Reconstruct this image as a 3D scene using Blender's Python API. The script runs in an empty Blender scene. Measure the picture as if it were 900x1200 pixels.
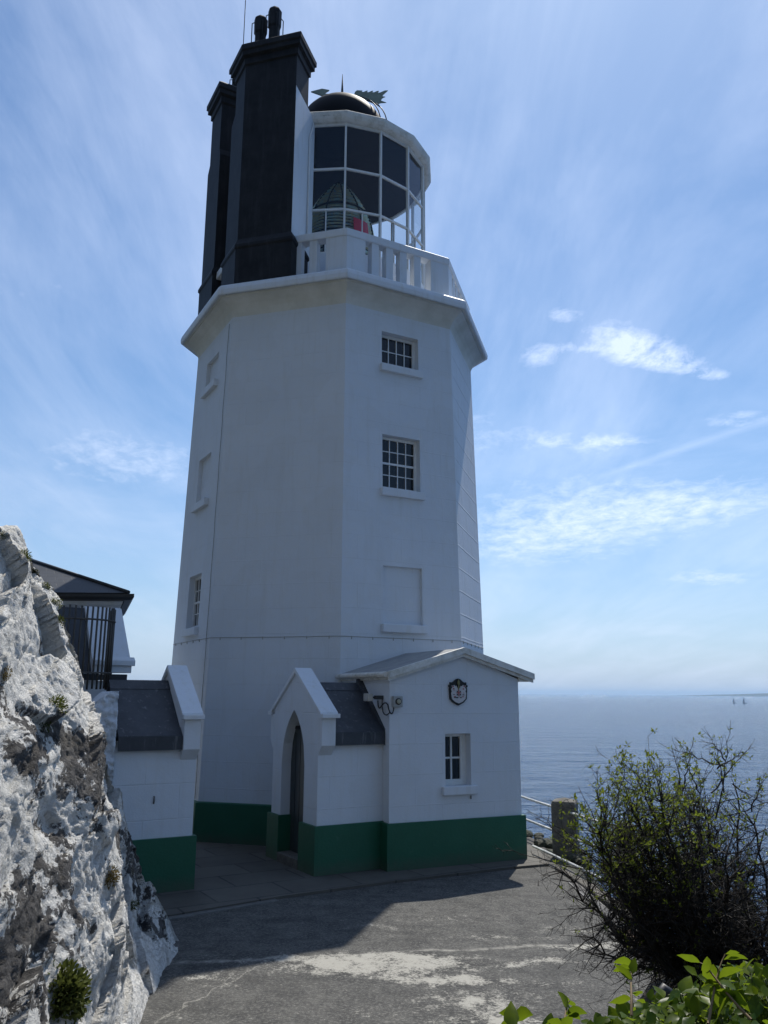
import bpy, bmesh, math, random
from mathutils import Vector, Matrix, noise
R = math.radians
S = bpy.context.scene
COL = S.collection
random.seed(7)

# ------------------------------------------------------------------ camera
EYE = 2.6
F, PITCH, ROLL = 963.6, 0.21661, 0.0060
cp, sp = math.cos(PITCH), math.sin(PITCH)
FW = Vector((0, cp, sp)); U0 = Vector((0, -sp, cp)); R0v = Vector((1, 0, 0))
RT = R0v*math.cos(ROLL) + U0*math.sin(ROLL)
UP = U0*math.cos(ROLL) - R0v*math.sin(ROLL)
cd = bpy.data.cameras.new('camera'); cam = bpy.data.objects.new('camera', cd); COL.objects.link(cam)
cd.sensor_fit = 'VERTICAL'; cd.sensor_height = 24; cd.sensor_width = 18; cd.lens = 24*F/1200
cd.clip_start = 0.05; cd.clip_end = 80000
cam.matrix_world = Matrix(((RT.x, UP.x, -FW.x, 0), (RT.y, UP.y, -FW.y, 0), (RT.z, UP.z, -FW.z, EYE), (0, 0, 0, 1)))
S.camera = cam
S.render.resolution_x = 768; S.render.resolution_y = 1024

def ray(px, py):
    return FW + RT*((px-450)/F) + UP*((600-py)/F)
def at(px, py, Y):
    d = ray(px, py); return Vector((0, 0, EYE)) + d*(Y/d.y)

# ------------------------------------------------------------------ sun, sky, exposure
SUN_EL, SUN_AZ = 57.3, 17.8          # azimuth measured from +y towards +x
sd = Vector((math.sin(R(SUN_AZ))*math.cos(R(SUN_EL)), math.cos(R(SUN_AZ))*math.cos(R(SUN_EL)), math.sin(R(SUN_EL))))
sl = bpy.data.lights.new('sun', 'SUN'); sl.energy = 4.5; sl.angle = R(0.53); sl.color = (1, .95, .87)
so = bpy.data.objects.new('sun', sl); COL.objects.link(so)
so.rotation_euler = (-sd).to_track_quat('-Z', 'Y').to_euler()
S.view_settings.view_transform = 'Standard'; S.view_settings.look = 'None'
S.view_settings.gamma = 1; S.view_settings.use_curve_mapping = False
S.view_settings.exposure = 0.15

# ------------------------------------------------------------------ node helper
class NT:
    def __init__(s, tree): s.t = tree; s.n = tree.nodes; s.l = tree.links
    def new(s, typ, **kw):
        nd = s.n.new(typ)
        for k, v in kw.items(): setattr(nd, k, v)
        return nd
    def set(s, sock, v):
        if v is None: return
        if hasattr(v, 'is_output') or hasattr(v, 'links'): s.l.new(v, sock)
        else: sock.default_value = v
    def math(s, op, a, b=None, c=None, clamp=False):
        m = s.new('ShaderNodeMath', operation=op, use_clamp=clamp)
        s.set(m.inputs[0], a); s.set(m.inputs[1], b); s.set(m.inputs[2], c)
        return m.outputs[0]
    def vmath(s, op, a, b=None):
        m = s.new('ShaderNodeVectorMath', operation=op)
        s.set(m.inputs[0], a); s.set(m.inputs[1], b)
        return m.outputs[0]
    def noise(s, vec, scale, detail=4, rough=.55, dist=0.0, out=0):
        m = s.new('ShaderNodeTexNoise'); s.set(m.inputs['Vector'], vec)
        m.inputs['Scale'].default_value = scale; m.inputs['Detail'].default_value = detail
        m.inputs['Roughness'].default_value = rough; m.inputs['Distortion'].default_value = dist
        return m.outputs[out]
    def ramp(s, fac, stops, interp='LINEAR'):
        m = s.new('ShaderNodeValToRGB'); s.set(m.inputs[0], fac); m.color_ramp.interpolation = interp
        e = m.color_ramp.elements
        while len(e) < len(stops): e.new(0.5)
        for i, (p, c) in enumerate(stops):
            e[i].position = p
            if not isinstance(c, (tuple, list)): c = (c, c, c)
            e[i].color = tuple(c) + (1,) if len(c) == 3 else c
        return m.outputs[0]
    def mix(s, fac, a, b, mode='MIX'):
        m = s.new('ShaderNodeMix', data_type='RGBA', blend_type=mode)
        s.set(m.inputs[0], fac)
        for sock, v in ((m.inputs[6], a), (m.inputs[7], b)):
            if isinstance(v, (tuple, list)) and len(v) == 3: v = tuple(v)+(1,)
            s.set(sock, v)
        return m.outputs[2]
    def mapping(s, vec, loc=(0,0,0), rot=(0,0,0), sc=(1,1,1)):
        m = s.new('ShaderNodeMapping'); s.set(m.inputs[0], vec)
        m.inputs['Location'].default_value = loc; m.inputs['Rotation'].default_value = rot; m.inputs['Scale'].default_value = sc
        return m.outputs[0]
    def bump(s, h, strength=.3, dist=.02, normal=None):
        m = s.new('ShaderNodeBump'); s.set(m.inputs['Height'], h)
        m.inputs['Strength'].default_value = strength; m.inputs['Distance'].default_value = dist
        if normal is not None: s.set(m.inputs['Normal'], normal)
        return m.outputs[0]

def M(name, fn):
    m = bpy.data.materials.new(name); m.use_nodes = True
    t = NT(m.node_tree); b = m.node_tree.nodes['Principled BSDF']
    fn(t, b, m); return m
def pos(t): return t.new('ShaderNodeNewGeometry').outputs['Position']
def uvc(t): return t.new('ShaderNodeTexCoord').outputs['UV']
def setc(t, b, col=None, rough=None, normal=None, **kw):
    if col is not None:
        if isinstance(col, (tuple, list)) and len(col) == 3: col = tuple(col)+(1,)
        t.set(b.inputs['Base Color'], col)
    if rough is not None: t.set(b.inputs['Roughness'], rough)
    if normal is not None: t.l.new(normal, b.inputs['Normal'])
    for k, v in kw.items(): t.set(b.inputs[k], v)

# ------------------------------------------------------------------ world
w = bpy.data.worlds.new('World'); S.world = w; w.use_nodes = True
t = NT(w.node_tree)
bg = w.node_tree.nodes['Background']
sky = t.new('ShaderNodeTexSky', sky_type='NISHITA'); sky.sun_disc = False
sky.sun_elevation = R(SUN_EL); sky.sun_rotation = R(SUN_AZ)
sky.altitude = 30; sky.air_density = 1.15; sky.dust_density = 0.6; sky.ozone_density = 1.6
gen = t.new('ShaderNodeTexCoord').outputs['Generated']
sep = t.new('ShaderNodeSeparateXYZ'); t.l.new(gen, sep.inputs[0])
zz = t.math('ADD', t.math('MAXIMUM', sep.outputs[2], 0.0), 0.12)
cx_ = t.math('DIVIDE', sep.outputs[0], zz); cy_ = t.math('DIVIDE', sep.outputs[1], zz)
cv = t.new('ShaderNodeCombineXYZ'); t.l.new(cx_, cv.inputs[0]); t.l.new(cy_, cv.inputs[1])
P = cv.outputs[0]
def skyp(px, py):
    d = ray(px, py).normalized(); return d.x/(max(d.z, 0)+.12), d.y/(max(d.z, 0)+.12)
def blob(px, py, sx, sy, rot=0.0, amp=1.0):
    x, y = skyp(px, py)
    d = t.vmath('SUBTRACT', P, (x, y, 0))
    m = t.mapping(d, rot=(0, 0, rot), sc=(1/sx, 1/sy, 0))
    l = t.new('ShaderNodeVectorMath', operation='LENGTH'); t.l.new(m, l.inputs[0])
    v = t.math('POWER', 2.718, t.math('MULTIPLY', t.math('POWER', l.outputs['Value'], 2.0), -1.0))
    return t.math('MULTIPLY', v, amp)
def addall(lst):
    a = lst[0]
    for b_ in lst[1:]: a = t.math('ADD', a, b_)
    return a
# fine high cirrus in long brushed streaks
n1 = t.noise(t.mapping(P, rot=(0, 0, R(-48)), sc=(1.0, 0.13, 1)), 4.2, 10, .66, .7)
n2 = t.noise(t.mapping(P, loc=(3.1, 1.7, 0), rot=(0, 0, R(-60)), sc=(1.0, 0.3, 1)), 1.1, 6, .6, .5)
cir = t.math('MULTIPLY', t.ramp(n1, [(.38, 0), (.75, 1)]), t.ramp(n2, [(.40, .05), (.72, 1)]))
# denser patches
n3 = t.noise(t.mapping(P, loc=(.3, 5.2, 0), rot=(0, 0, R(12)), sc=(1, .75, 1)), 12, 13, .72, .3)
n4 = t.noise(t.mapping(P, loc=(7, 2, 0), sc=(1, .45, 1)), 1.7, 10, .62, .5)
patch = addall([blob(712, 388, .07, .05, 0, .9), blob(745, 408, .085, .07, 0, 1.4), blob(775, 420, .07, .05, 0, 1.2), blob(805, 432, .06, .045, 0, 1.0), blob(832, 440, .05, .03, 0, .9), blob(662, 368, .05, .035, 0, 1.0), blob(632, 416, .06, .07, 0, .75),
                blob(676, 408, .05, .03, 0, .8), blob(690, 610, .50, .55, 0, .8), blob(600, 640, .4, .5, 0, .5), blob(868, 492, .1, .07, 0, .8), blob(830, 590, .3, .25, 0, .6),
                blob(832, 678, .22, .16, 0, 1.0), blob(150, 540, .35, .3, 0, .75), blob(40, 340, .3, .2, 0, .4), blob(700, 517, .2, .07, 0, .8), blob(560, 500, .2, .3, 0, .45)])
pm = t.ramp(t.math('MULTIPLY', t.math('MINIMUM', patch, 1.35), t.math('ADD', t.math('MULTIPLY', t.math('SUBTRACT', n3, .5), 2.0), .5)), [(.24, 0), (.95, 1)])
broad = t.math('MULTIPLY', t.ramp(n4, [(.40, 0), (.8, 1)]), .5)
# a thin contrail low on the right
a0 = Vector(skyp(660, 575)); a1 = Vector(skyp(900, 492)); dl = (a1-a0).normalized(); nl = Vector((-dl.y, dl.x))
dd = t.math('ABSOLUTE', t.math('SUBTRACT', t.math('ADD', t.math('MULTIPLY', cx_, nl.x), t.math('MULTIPLY', cy_, nl.y)), a0.dot(nl)))
along = t.math('SUBTRACT', t.math('ADD', t.math('MULTIPLY', cx_, dl.x), t.math('MULTIPLY', cy_, dl.y)), a0.dot(dl))
trail = t.math('MULTIPLY', t.ramp(dd, [(0, 1), (.035, 0)]), t.ramp(along, [(0, 0), (.3, .2)]))
cl = t.math('ADD', t.math('ADD', t.math('MULTIPLY', cir, .40), pm), t.math('ADD', broad, trail), clamp=True)
hz = t.ramp(sep.outputs[2], [(0.0, 1), (.10, .55), (.35, 0)])
dt = t.new('ShaderNodeVectorMath', operation='DOT_PRODUCT'); t.l.new(gen, dt.inputs[0]); dt.inputs[1].default_value = tuple(sd)
ph = t.ramp(dt.outputs['Value'], [(0.0, .08), (.35, .50), (.75, 1.0)])       # forward scattering: haze and cloud shine towards the sun
deep = t.mix(1.0, sky.outputs[0], (.76, .97, 1.18, 1), 'MULTIPLY')
ph2 = t.ramp(dt.outputs['Value'], [(0.0, .20), (.35, .72), (.75, 1.0)])
tint = t.mix(t.math('MULTIPLY', hz, .62), deep, t.mix(1.0, ph2, (5.9, 7.5, 11.3, 1), 'MULTIPLY'))
c = t.mix(t.math('MULTIPLY', cl, .62), tint, t.mix(1.0, ph, (11.6, 12.8, 15.4, 1), 'MULTIPLY'))
t.l.new(c, bg.inputs[0]); bg.inputs[1].default_value = 0.09

# ------------------------------------------------------------------ mesh helper
class MB:
    def __init__(s): s.v = []; s.f = []; s.m = []; s.uv = []; s.sm = []
    def vert(s, p): s.v.append(Vector(p)); return len(s.v)-1
    def face(s, pts, mi=0, uv=None, smooth=False):
        ids = [s.vert(p) for p in pts]; s.f.append(ids); s.m.append(mi); s.uv.append(uv); s.sm.append(smooth); return s
    def idx(s, ids, mi=0, smooth=False): s.f.append(list(ids)); s.m.append(mi); s.uv.append(None); s.sm.append(smooth)
    def box8(s, P8, mi=0):
        b = [s.vert(p) for p in P8]
        for q in ((0,3,2,1),(4,5,6,7),(0,1,5,4),(1,2,6,5),(2,3,7,6),(3,0,4,7)): s.idx([b[i] for i in q], mi)
        return s
    def box(s, o, ax, ay, az, r, mi=0):     # r = (x0,x1,y0,y1,z0,z1) along the axes
        x0,x1,y0,y1,z0,z1 = r
        pt = lambda x,y,z: Vector(o)+Vector(ax)*x+Vector(ay)*y+Vector(az)*z
        return s.box8([pt(x0,y0,z0),pt(x1,y0,z0),pt(x1,y1,z0),pt(x0,y1,z0),pt(x0,y0,z1),pt(x1,y0,z1),pt(x1,y1,z1),pt(x0,y1,z1)], mi)
    def prism(s, poly, d, mi=0):            # poly: list of 3D points, extruded by d
        a = [s.vert(p) for p in poly]; b = [s.vert(Vector(p)+Vector(d)) for p in poly]; n = len(a)
        s.idx(a[::-1], mi); s.idx(b, mi)
        for i in range(n): s.idx((a[i], a[(i+1)%n], b[(i+1)%n], b[i]), mi)
        return s
    def rings(s, rings, mi=0, closed=True, cap0=False, cap1=False, smooth=False):
        idr = [[s.vert(p) for p in r] for r in rings]; n = len(idr[0])
        for a, b in zip(idr, idr[1:]):
            for i in range(n if closed else n-1): s.idx((a[i], a[(i+1)%n], b[(i+1)%n], b[i]), mi, smooth)
        if cap0: s.idx(idr[0][::-1], mi)
        if cap1: s.idx(idr[-1], mi)
        return s
    def tube(s, pts, rad, k=8, mi=0, cap=True, smooth=True):
        pts = [Vector(p) for p in pts]; rs = []
        if not isinstance(rad, (list, tuple)): rad = [rad]*len(pts)
        for i, p in enumerate(pts):
            d = (pts[min(i+1, len(pts)-1)]-pts[max(i-1, 0)]).normalized()
            a = d.orthogonal().normalized() if i == 0 else (a0_ - d*a0_.dot(d)).normalized()
            a0_ = a; b = d.cross(a)
            rs.append([p+(a*math.cos(2*math.pi*j/k)+b*math.sin(2*math.pi*j/k))*rad[i] for j in range(k)])
        return s.rings(rs, mi, True, cap, cap, smooth)
    def build(s, name, mats, parent=None, recalc=True, bevel=0):
        me = bpy.data.meshes.new(name)
        off = Vector(parent['_o']) if parent is not None and '_o' in parent else Vector((0,0,0))
        me.from_pydata([p-off for p in s.v], [], s.f)
        if not isinstance(mats, (list, tuple)): mats = [mats]
        for m in mats: me.materials.append(m)
        if any(u for u in s.uv):
            ul = me.uv_layers.new(name='UVMap')
            for p, u in zip(me.polygons, s.uv):
                if u:
                    for li, c_ in zip(p.loop_indices, u): ul.data[li].uv = c_
        for p, mi, sm in zip(me.polygons, s.m, s.sm): p.material_index = mi; p.use_smooth = sm
        if recalc:
            bm = bmesh.new(); bm.from_mesh(me); bmesh.ops.remove_doubles(bm, verts=bm.verts, dist=1e-5)
            bmesh.ops.recalc_face_normals(bm, faces=bm.faces); bm.to_mesh(me); bm.free()
        o = bpy.data.objects.new(name, me); COL.objects.link(o)
        if parent is not None: o.parent = parent; o['_o'] = tuple(off)
        if bevel:
            bv = o.modifiers.new('bevel', 'BEVEL'); bv.width = bevel; bv.segments = 2; bv.limit_method = 'ANGLE'; bv.angle_limit = R(40)
        return o
def thing(name, label, cat, loc=(0,0,0), group=None):
    o = bpy.data.objects.new(name, None); COL.objects.link(o); o.location = loc; o['_o'] = tuple(loc)
    o.empty_display_size = .2
    return tag(o, label, cat, group)
def tag(o, label, cat, group=None, kind=None):
    o['label'] = label; o['category'] = cat
    if group: o['group'] = group
    if kind: o['kind'] = kind
    return o
def struct(mb, name, mat, **k):
    o = mb.build(name, mat, **k); o['kind'] = 'structure'; return o
X, Y, Z = Vector((1,0,0)), Vector((0,1,0)), Vector((0,0,1))

# ------------------------------------------------------------------ materials
def white_fn(joint, rough=.75, row=.46, bw=.95, stain=.24, cast=.5, ms=.009):
    def fn(t, b, m):
        p = pos(t)
        big = t.noise(p, .7, 5, .6); fine = t.noise(p, 38, 4, .7); mid = t.noise(p, 6, 6, .6)
        drip = t.noise(t.mapping(p, sc=(3.5, 3.5, .35)), 2.2, 6, .65)
        col = t.mix(t.ramp(big, [(.3, 0), (.7, 1)]), (.71, .75, .80), (.66, .70, .75))
        col = t.mix(t.math('MULTIPLY', t.ramp(mid, [(.45, 0), (.8, 1)]), .35), col, (.70, .70, .67))
        col = t.mix(t.math('MULTIPLY', t.ramp(drip, [(.52, 0), (.80, 1)]), stain), col, (.50, .49, .43))
        patchy = t.noise(t.mapping(p, loc=(5, 3, 1)), 1.1, 2, .3); col = t.mix(t.ramp(patchy, [(.555, 0), (.565, .16)]), col, (.60, .62, .63))
        rust = t.noise(t.mapping(p, loc=(2, 9, 4), sc=(7, 7, .5)), 1.5, 5, .7); col = t.mix(t.ramp(rust, [(.71, 0), (.78, .4)]), col, (.38, .26, .15))
        h = t.math('ADD', t.math('MULTIPLY', fine, cast), t.math('MULTIPLY', mid, .8))
        if joint:
            br = t.new('ShaderNodeTexBrick'); t.l.new(t.vmath('ADD', uvc(t), t.vmath('MULTIPLY', t.noise(p, 3, 3, .5, out=1), (.02, .02, 0))), br.inputs['Vector'])
            br.inputs['Scale'].default_value = 1; br.inputs['Brick Width'].default_value = bw; br.inputs['Row Height'].default_value = row
            br.inputs['Mortar Size'].default_value = ms; br.inputs['Mortar Smooth'].default_value = .6
            h = t.math('ADD', h, t.math('MULTIPLY', br.outputs['Fac'], joint))
            brk = t.math('MULTIPLY', br.outputs['Fac'], t.ramp(t.noise(p, 2.3, 4), [(.45, 0), (.6, 1)]))
            col = t.mix(t.math('MULTIPLY', brk, .22), col, (.55, .55, .53))
        setc(t, b, col, rough, t.bump(h, .55, .012)); b.inputs['Specular IOR Level'].default_value = .35
    return fn
WHITE = M('white_masonry_paint', white_fn(.5))
WHITE_COURSED = M('white_paint_coursed', white_fn(9, cast=2.2, ms=.022))
WHITE_ROUGH = M('white_roughcast', white_fn(0, cast=5, stain=.3))
WHITE_TRIM = M('white_trim_paint', white_fn(0, .55, cast=.2, stain=.5))
def corn_fn(t, b, m):
    p = pos(t)
    d = t.noise(p, 1.3, 6, .65); f = t.noise(p, 30, 4, .6)
    col = t.mix(t.ramp(d, [(.35, 0), (.7, 1)]), (.74, .74, .70), (.56, .56, .50))
    setc(t, b, col, .8, t.bump(f, .3, .008))
SOFFIT = M('stained_soffit_paint', corn_fn)
def lichen_fn(t, b, m):
    p = pos(t)
    d = t.noise(p, 5, 8, .7); g = t.noise(t.mapping(p, sc=(1, 1, 5)), 3, 6, .7)
    col = t.mix(t.ramp(d, [(.46, 0), (.75, 1)]), (.74, .74, .71), (.42, .41, .34))
    col = t.mix(t.ramp(g, [(.66, 0), (.76, .8)]), col, (.10, .10, .085))
    setc(t, b, col, .8, t.bump(d, .4, .01))
LICHEN = M('lichened_white_paint', lichen_fn)
def green_fn(t, b, m):
    p = pos(t)
    n = t.noise(p, 1.6, 6, .6); f = t.noise(p, 30, 4, .6)
    sepz = t.new('ShaderNodeSeparateXYZ'); t.l.new(p, sepz.inputs[0])
    col = t.mix(t.ramp(n, [(.3, 0), (.75, 1)]), (.009, .098, .050), (.013, .118, .064))
    splash = t.ramp(t.math('ADD', sepz.outputs[2], t.math('MULTIPLY', t.noise(p, 9, 6, .7), .25)), [(.08, .75), (.34, 0)])
    col = t.mix(t.ramp(t.noise(p, 5, 7, .75), [(.60, 0), (.72, .35)]), col, (.07, .16, .11))
    col = t.mix(splash, col, (.07, .085, .06))
    setc(t, b, col, .55, t.bump(t.math('ADD', f, n), .35, .01))
GREEN = M('green_plinth_paint', green_fn)
def black_fn(t, b, m):
    p = pos(t); n = t.noise(p, 2.2, 6, .65); f = t.noise(p, 26, 4)
    dr_ = t.noise(t.mapping(p, sc=(5, 5, .5)), 2, 6, .7); n = t.math('ADD', n, t.math('MULTIPLY', t.ramp(dr_, [(.52, 0), (.7, 1)]), .3))
    setc(t, b, t.mix(t.ramp(n, [(.35, 0), (.95, 1)]), (.008, .009, .012), (.030, .033, .040)), .62, t.bump(f, .3, .008))
    b.inputs['Specular IOR Level'].default_value = .25
BLACK = M('black_stack_paint', black_fn)
def lead_fn(t, b, m):
    p = pos(t)
    s_ = t.noise(t.mapping(p, sc=(9, 9, 1.1)), 1.6, 7, .7); n = t.noise(p, 4, 6, .6); sp_ = t.noise(p, 60, 2)
    col = t.mix(t.ramp(n, [(.3, 0), (.75, 1)]), (.030, .034, .042), (.060, .066, .078))
    col = t.mix(t.math('MULTIPLY', t.ramp(s_, [(.57, 0), (.72, 1)]), .6), col, (.22, .23, .24))
    col = t.mix(t.ramp(sp_, [(.76, 0), (.8, .7)]), col, (.45, .46, .44))
    setc(t, b, col, .55, t.bump(t.math('ADD', n, t.math('MULTIPLY', sp_, .2)), .35, .02))
LEAD = M('dark_roof_covering', lead_fn)
def slate_fn(t, b, m):
    p = pos(t); br = t.new('ShaderNodeTexBrick'); t.l.new(uvc(t), br.inputs['Vector'])
    br.inputs['Scale'].default_value = 1; br.inputs['Brick Width'].default_value = .3; br.inputs['Row Height'].default_value = .17
    br.inputs['Mortar Size'].default_value = .006; br.inputs['Color1'].default_value = (.022, .026, .034, 1); br.inputs['Color2'].default_value = (.036, .042, .052, 1)
    br.inputs['Mortar'].default_value = (.02, .02, .024, 1)
    setc(t, b, t.mix(.3, br.outputs['Color'], t.ramp(t.noise(p, 5, 6), [(.3, (.025, .028, .034)), (.7, (.055, .06, .066))])), .55, t.bump(t.math('SUBTRACT', 1.0, br.outputs['Fac']), .5, .01))
SLATE = M('grey_slate', slate_fn)
def roofgrey_fn(t, b, m):
    p = pos(t); n = t.noise(p, 3, 8, .7); s_ = t.noise(t.mapping(p, rot=(0,0,R(25)), sc=(1, 8, 1)), 3, 6, .7)
    col = t.mix(t.ramp(n, [(.35, 0), (.7, 1)]), (.24, .25, .26), (.36, .36, .34))
    col = t.mix(t.ramp(s_, [(.5, 0), (.8, .8)]), col, (.15, .155, .15))
    setc(t, b, col, .7, t.bump(n, .35, .012))
ROOFGREY = M('weathered_grey_roofing', roofgrey_fn)
def plain(name, col, rough=.5, metal=0, var=.15, bump=.1, scale=12):
    def fn(t, b, m):
        n = t.noise(pos(t), scale, 5, .6)
        c2 = tuple(max(0, x*(1-2*var)) for x in col)
        setc(t, b, t.mix(t.ramp(n, [(.3, 0), (.7, 1)]), col, c2), rough, t.bump(n, bump, .005), Metallic=metal)
    return M(name, fn)
FRAME = plain('white_gloss_frame', (.78, .79, .78), .35, var=.04)
GREYIRON = plain('grey_iron', (.19, .185, .18), .6, .3)
DARKIRON = plain('dark_painted_iron', (.03, .032, .036), .5)
DOME = plain('dark_dome_paint', (.010, .010, .012), .75, .0, bump=.05, scale=3)
VANE = plain('verdigris_vane', (.34, .36, .28), .5, .6)
DOOR = plain('slate_grey_door', (.055, .065, .065), .45, var=.1, scale=5)
BLACKVOID = plain('blackened_interior_and_gap_dark', (.006, .008, .014), .8)  # black lantern interior, and the darkness coloured in behind the lens rings
CABLE = plain('black_cable', (.012, .012, .012), .5)
PLASTIC = plain('grey_plastic', (.42, .43, .42), .45)
BRASSY = plain('lens_ring_metal', (.05, .05, .045), .35, .7)
RAILW = plain('white_rail_paint', (.62, .64, .64), .45, var=.2)
def glass_fn(t, b, m):
    tr = t.new('ShaderNodeBsdfTransparent'); tr.inputs[0].default_value = (.86, .90, .92, 1)
    gl = t.new('ShaderNodeBsdfGlossy'); gl.inputs['Roughness'].default_value = .02; gl.inputs[0].default_value = (.9, .93, 1, 1)
    lw = t.new('ShaderNodeLayerWeight'); lw.inputs[0].default_value = .5
    mx = t.new('ShaderNodeMixShader'); t.l.new(t.math('ADD', t.math('MULTIPLY', t.math('POWER', lw.outputs['Facing'], 4.0), .6), .04), mx.inputs[0]); t.l.new(tr.outputs[0], mx.inputs[1]); t.l.new(gl.outputs[0], mx.inputs[2])
    t.l.new(mx.outputs[0], t.n['Material Output'].inputs[0])
GLASS = M('lantern_glass', glass_fn)
def pane_fn(t, b, m):
    n = t.noise(pos(t), 2.5, 3)
    setc(t, b, (.010, .013, .018), .06, t.bump(n, .06, .02)); b.inputs['Specular IOR Level'].default_value = .5
PANE = M('dark_window_pane', pane_fn)
def prism_fn(t, b, m):
    gl = t.new('ShaderNodeBsdfGlossy'); gl.inputs['Roughness'].default_value = .12
    gl2 = t.new('ShaderNodeBsdfDiffuse')
    hue = t.ramp(t.noise(pos(t), 7, 3), [(.3, (.75, .95, .97)), (.45, (.85, .98, .92)), (.55, (.98, .85, .55)), (.68, (.55, .75, 1.0))])  # sky light refracted by the prisms is put into these pale tints
    t.l.new(hue, gl.inputs[0]); t.l.new(hue, gl2.inputs[0])
    mx = t.new('ShaderNodeMixShader'); mx.inputs[0].default_value = .50
    t.l.new(gl2.outputs[0], mx.inputs[1]); t.l.new(gl.outputs[0], mx.inputs[2])
    t.l.new(mx.outputs[0], t.n['Material Output'].inputs[0])
PRISM = M('prism_glass', prism_fn)
REDGLASS = plain('red_sector_glass', (.75, .02, .06), .25, var=.1)

def sea_fn(t, b, m):
    p = pos(t)
    a = t.noise(t.mapping(p, sc=(.28, 1.0, 1)), .55, 6, .62); c_ = t.noise(t.mapping(p, rot=(0,0,.4), sc=(.6, 1, 1)), .045, 4, .6)
    q = t.noise(t.mapping(p, sc=(.35, 1, 1)), 2.6, 4, .6)
    h = t.math('ADD', t.math('ADD', a, t.math('ADD', t.math('MULTIPLY', c_, 9.0), t.math('MULTIPLY', t.noise(t.mapping(p, rot=(0, 0, -.2), sc=(.45, 1, 1)), .16, 5, .65), 4.0))), t.math('MULTIPLY', q, .45))
    col = t.mix(t.ramp(t.noise(t.mapping(p, sc=(.3, 1, 1)), .004, 5), [(.35, 0), (.65, 1)]), (.006, .05, .15), (.012, .07, .19))
    sp1 = t.ramp(t.noise(t.mapping(p, sc=(.5, .14, 1)), 1.0, 3, .6), [(.57, 0), (.72, 1)])
    h = t.math('ADD', h, t.math('MULTIPLY', sp1, 2.2))
    setc(t, b, col, .11, t.bump(h, 1.0, 1.7))
    b.inputs['IOR'].default_value = 1.333
SEA = M('sea_water', sea_fn)
def asphalt_fn(t, b, m):
    p = pos(t)
    sp_ = t.new('ShaderNodeSeparateXYZ'); t.l.new(p, sp_.inputs[0]); x, y = sp_.outputs[0], sp_.outputs[1]
    grit = t.noise(p, 110, 3, .7); mid = t.noise(p, 16, 8, .72); big = t.noise(p, 1.2, 6, .65)
    col = t.mix(t.ramp(big, [(.3, 0), (.7, 1)]), (.040, .040, .039), (.074, .072, .068))
    col = t.mix(t.math('MULTIPLY', t.ramp(t.noise(p, 34, 7, .88), [(.5, 0), (.58, 1)]), .6), col, (.24, .235, .215))
    col = t.mix(t.math('MULTIPLY', t.ramp(t.noise(t.mapping(p, loc=(3, 3, 3)), 26, 7, .88), [(.5, 0), (.60, 1)]), .6), col, (.026, .028, .028))
    col = t.mix(t.math('MULTIPLY', t.ramp(t.noise(p, 3.3, 8, .7), [(.52, 0), (.75, 1)]), .35), col, (.17, .165, .15))
    wpos = t.vmath('ADD', p, t.vmath('MULTIPLY', t.vmath('SUBTRACT', t.noise(p, 1.8, 6, .7, out=1), (.5, .5, .5)), (1.3, .75, 0)))
    def g(cx, cy, sx, sy, amp, rot=0):
        d = t.mapping(t.vmath('SUBTRACT', wpos, (cx, cy, 0)), rot=(0, 0, R(rot)), sc=(1/sx, 1/sy, 0))
        l = t.new('ShaderNodeVectorMath', operation='LENGTH'); t.l.new(d, l.inputs[0])
        return t.math('MULTIPLY', t.math('POWER', 2.718, t.math('MULTIPLY', t.math('POWER', l.outputs['Value'], 2.0), -1.0)), amp)
    lst = [g(-.35, 8.95, .85, .34, 1.15, -10), g(.55, 8.45, .55, .2, 1.0, 25), g(.35, 8.9, .5, .2, .6), g(1.7, 9.05, .6, .16, .8, 20), g(2.2, 9.55, .7, .14, .85), g(1.05, 7.5, .45, .28, 1.0),
           g(1.45, 8.4, .5, .14, .6, 20), g(-1.3, 8.3, .5, .16, .45), g(1.0, 10.7, 1.0, .3, .42), g(.1, 10.3, .7, .25, .38), g(-1.6, 7.6, .5, .3, .4), g(.9, 8.0, .7, .2, .75), g(1.2, 9.9, .9, .2, .5), g(2.3, 10.2, .6, .2, .55), g(-.2, 9.2, 1.3, .16, .7), g(-1.6, 8.6, .4, .16, .6), g(0.0, 7.6, .9, .3, .35), g(2.4, 8.2, .4, .3, .5)]
    s_ = lst[0]
    for q in lst[1:]: s_ = t.math('ADD', s_, q)
    pn = t.math('ADD', t.math('MULTIPLY', t.noise(t.mapping(p, sc=(.8, 1.3, 1)), 5, 8, .75), .85), t.math('MULTIPLY', t.noise(p, 24, 6, .75), .55))
    wear = t.math('ADD', t.math('MULTIPLY', t.math('MINIMUM', s_, 1.0), .62), t.math('ADD', t.math('MULTIPLY', t.math('SUBTRACT', t.noise(p, 34, 8, .85), .5), 1.5), t.math('MULTIPLY', t.math('SUBTRACT', t.noise(p, 4.5, 8, .75), .5), 1.5)))
    mask = t.ramp(wear, [(.36, 0), (.60, 1)])
    col = t.mix(t.math('MULTIPLY', t.ramp(t.math('ADD', t.noise(p, 4.5, 8, .8), t.math('MULTIPLY', t.noise(p, 30, 8, .88), .6)), [(.72, 0), (1.0, 1)]), .45), col, (.21, .205, .185))
    # pale seam between two lays of tarmac
    ly = t.math('ADD', t.math('ADD', 9.30, t.math('MULTIPLY', x, .17)), t.math('MULTIPLY', t.math('SUBTRACT', t.noise(p, 1.5, 4), .5), .25))
    dl_ = t.math('ABSOLUTE', t.math('SUBTRACT', y, ly))
    seam = t.math('MULTIPLY', t.ramp(dl_, [(0, .9), (.03, .4), (.07, 0)]), t.ramp(t.noise(p, 9, 6, .7), [(.38, .1), (.6, 1)]))
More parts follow.
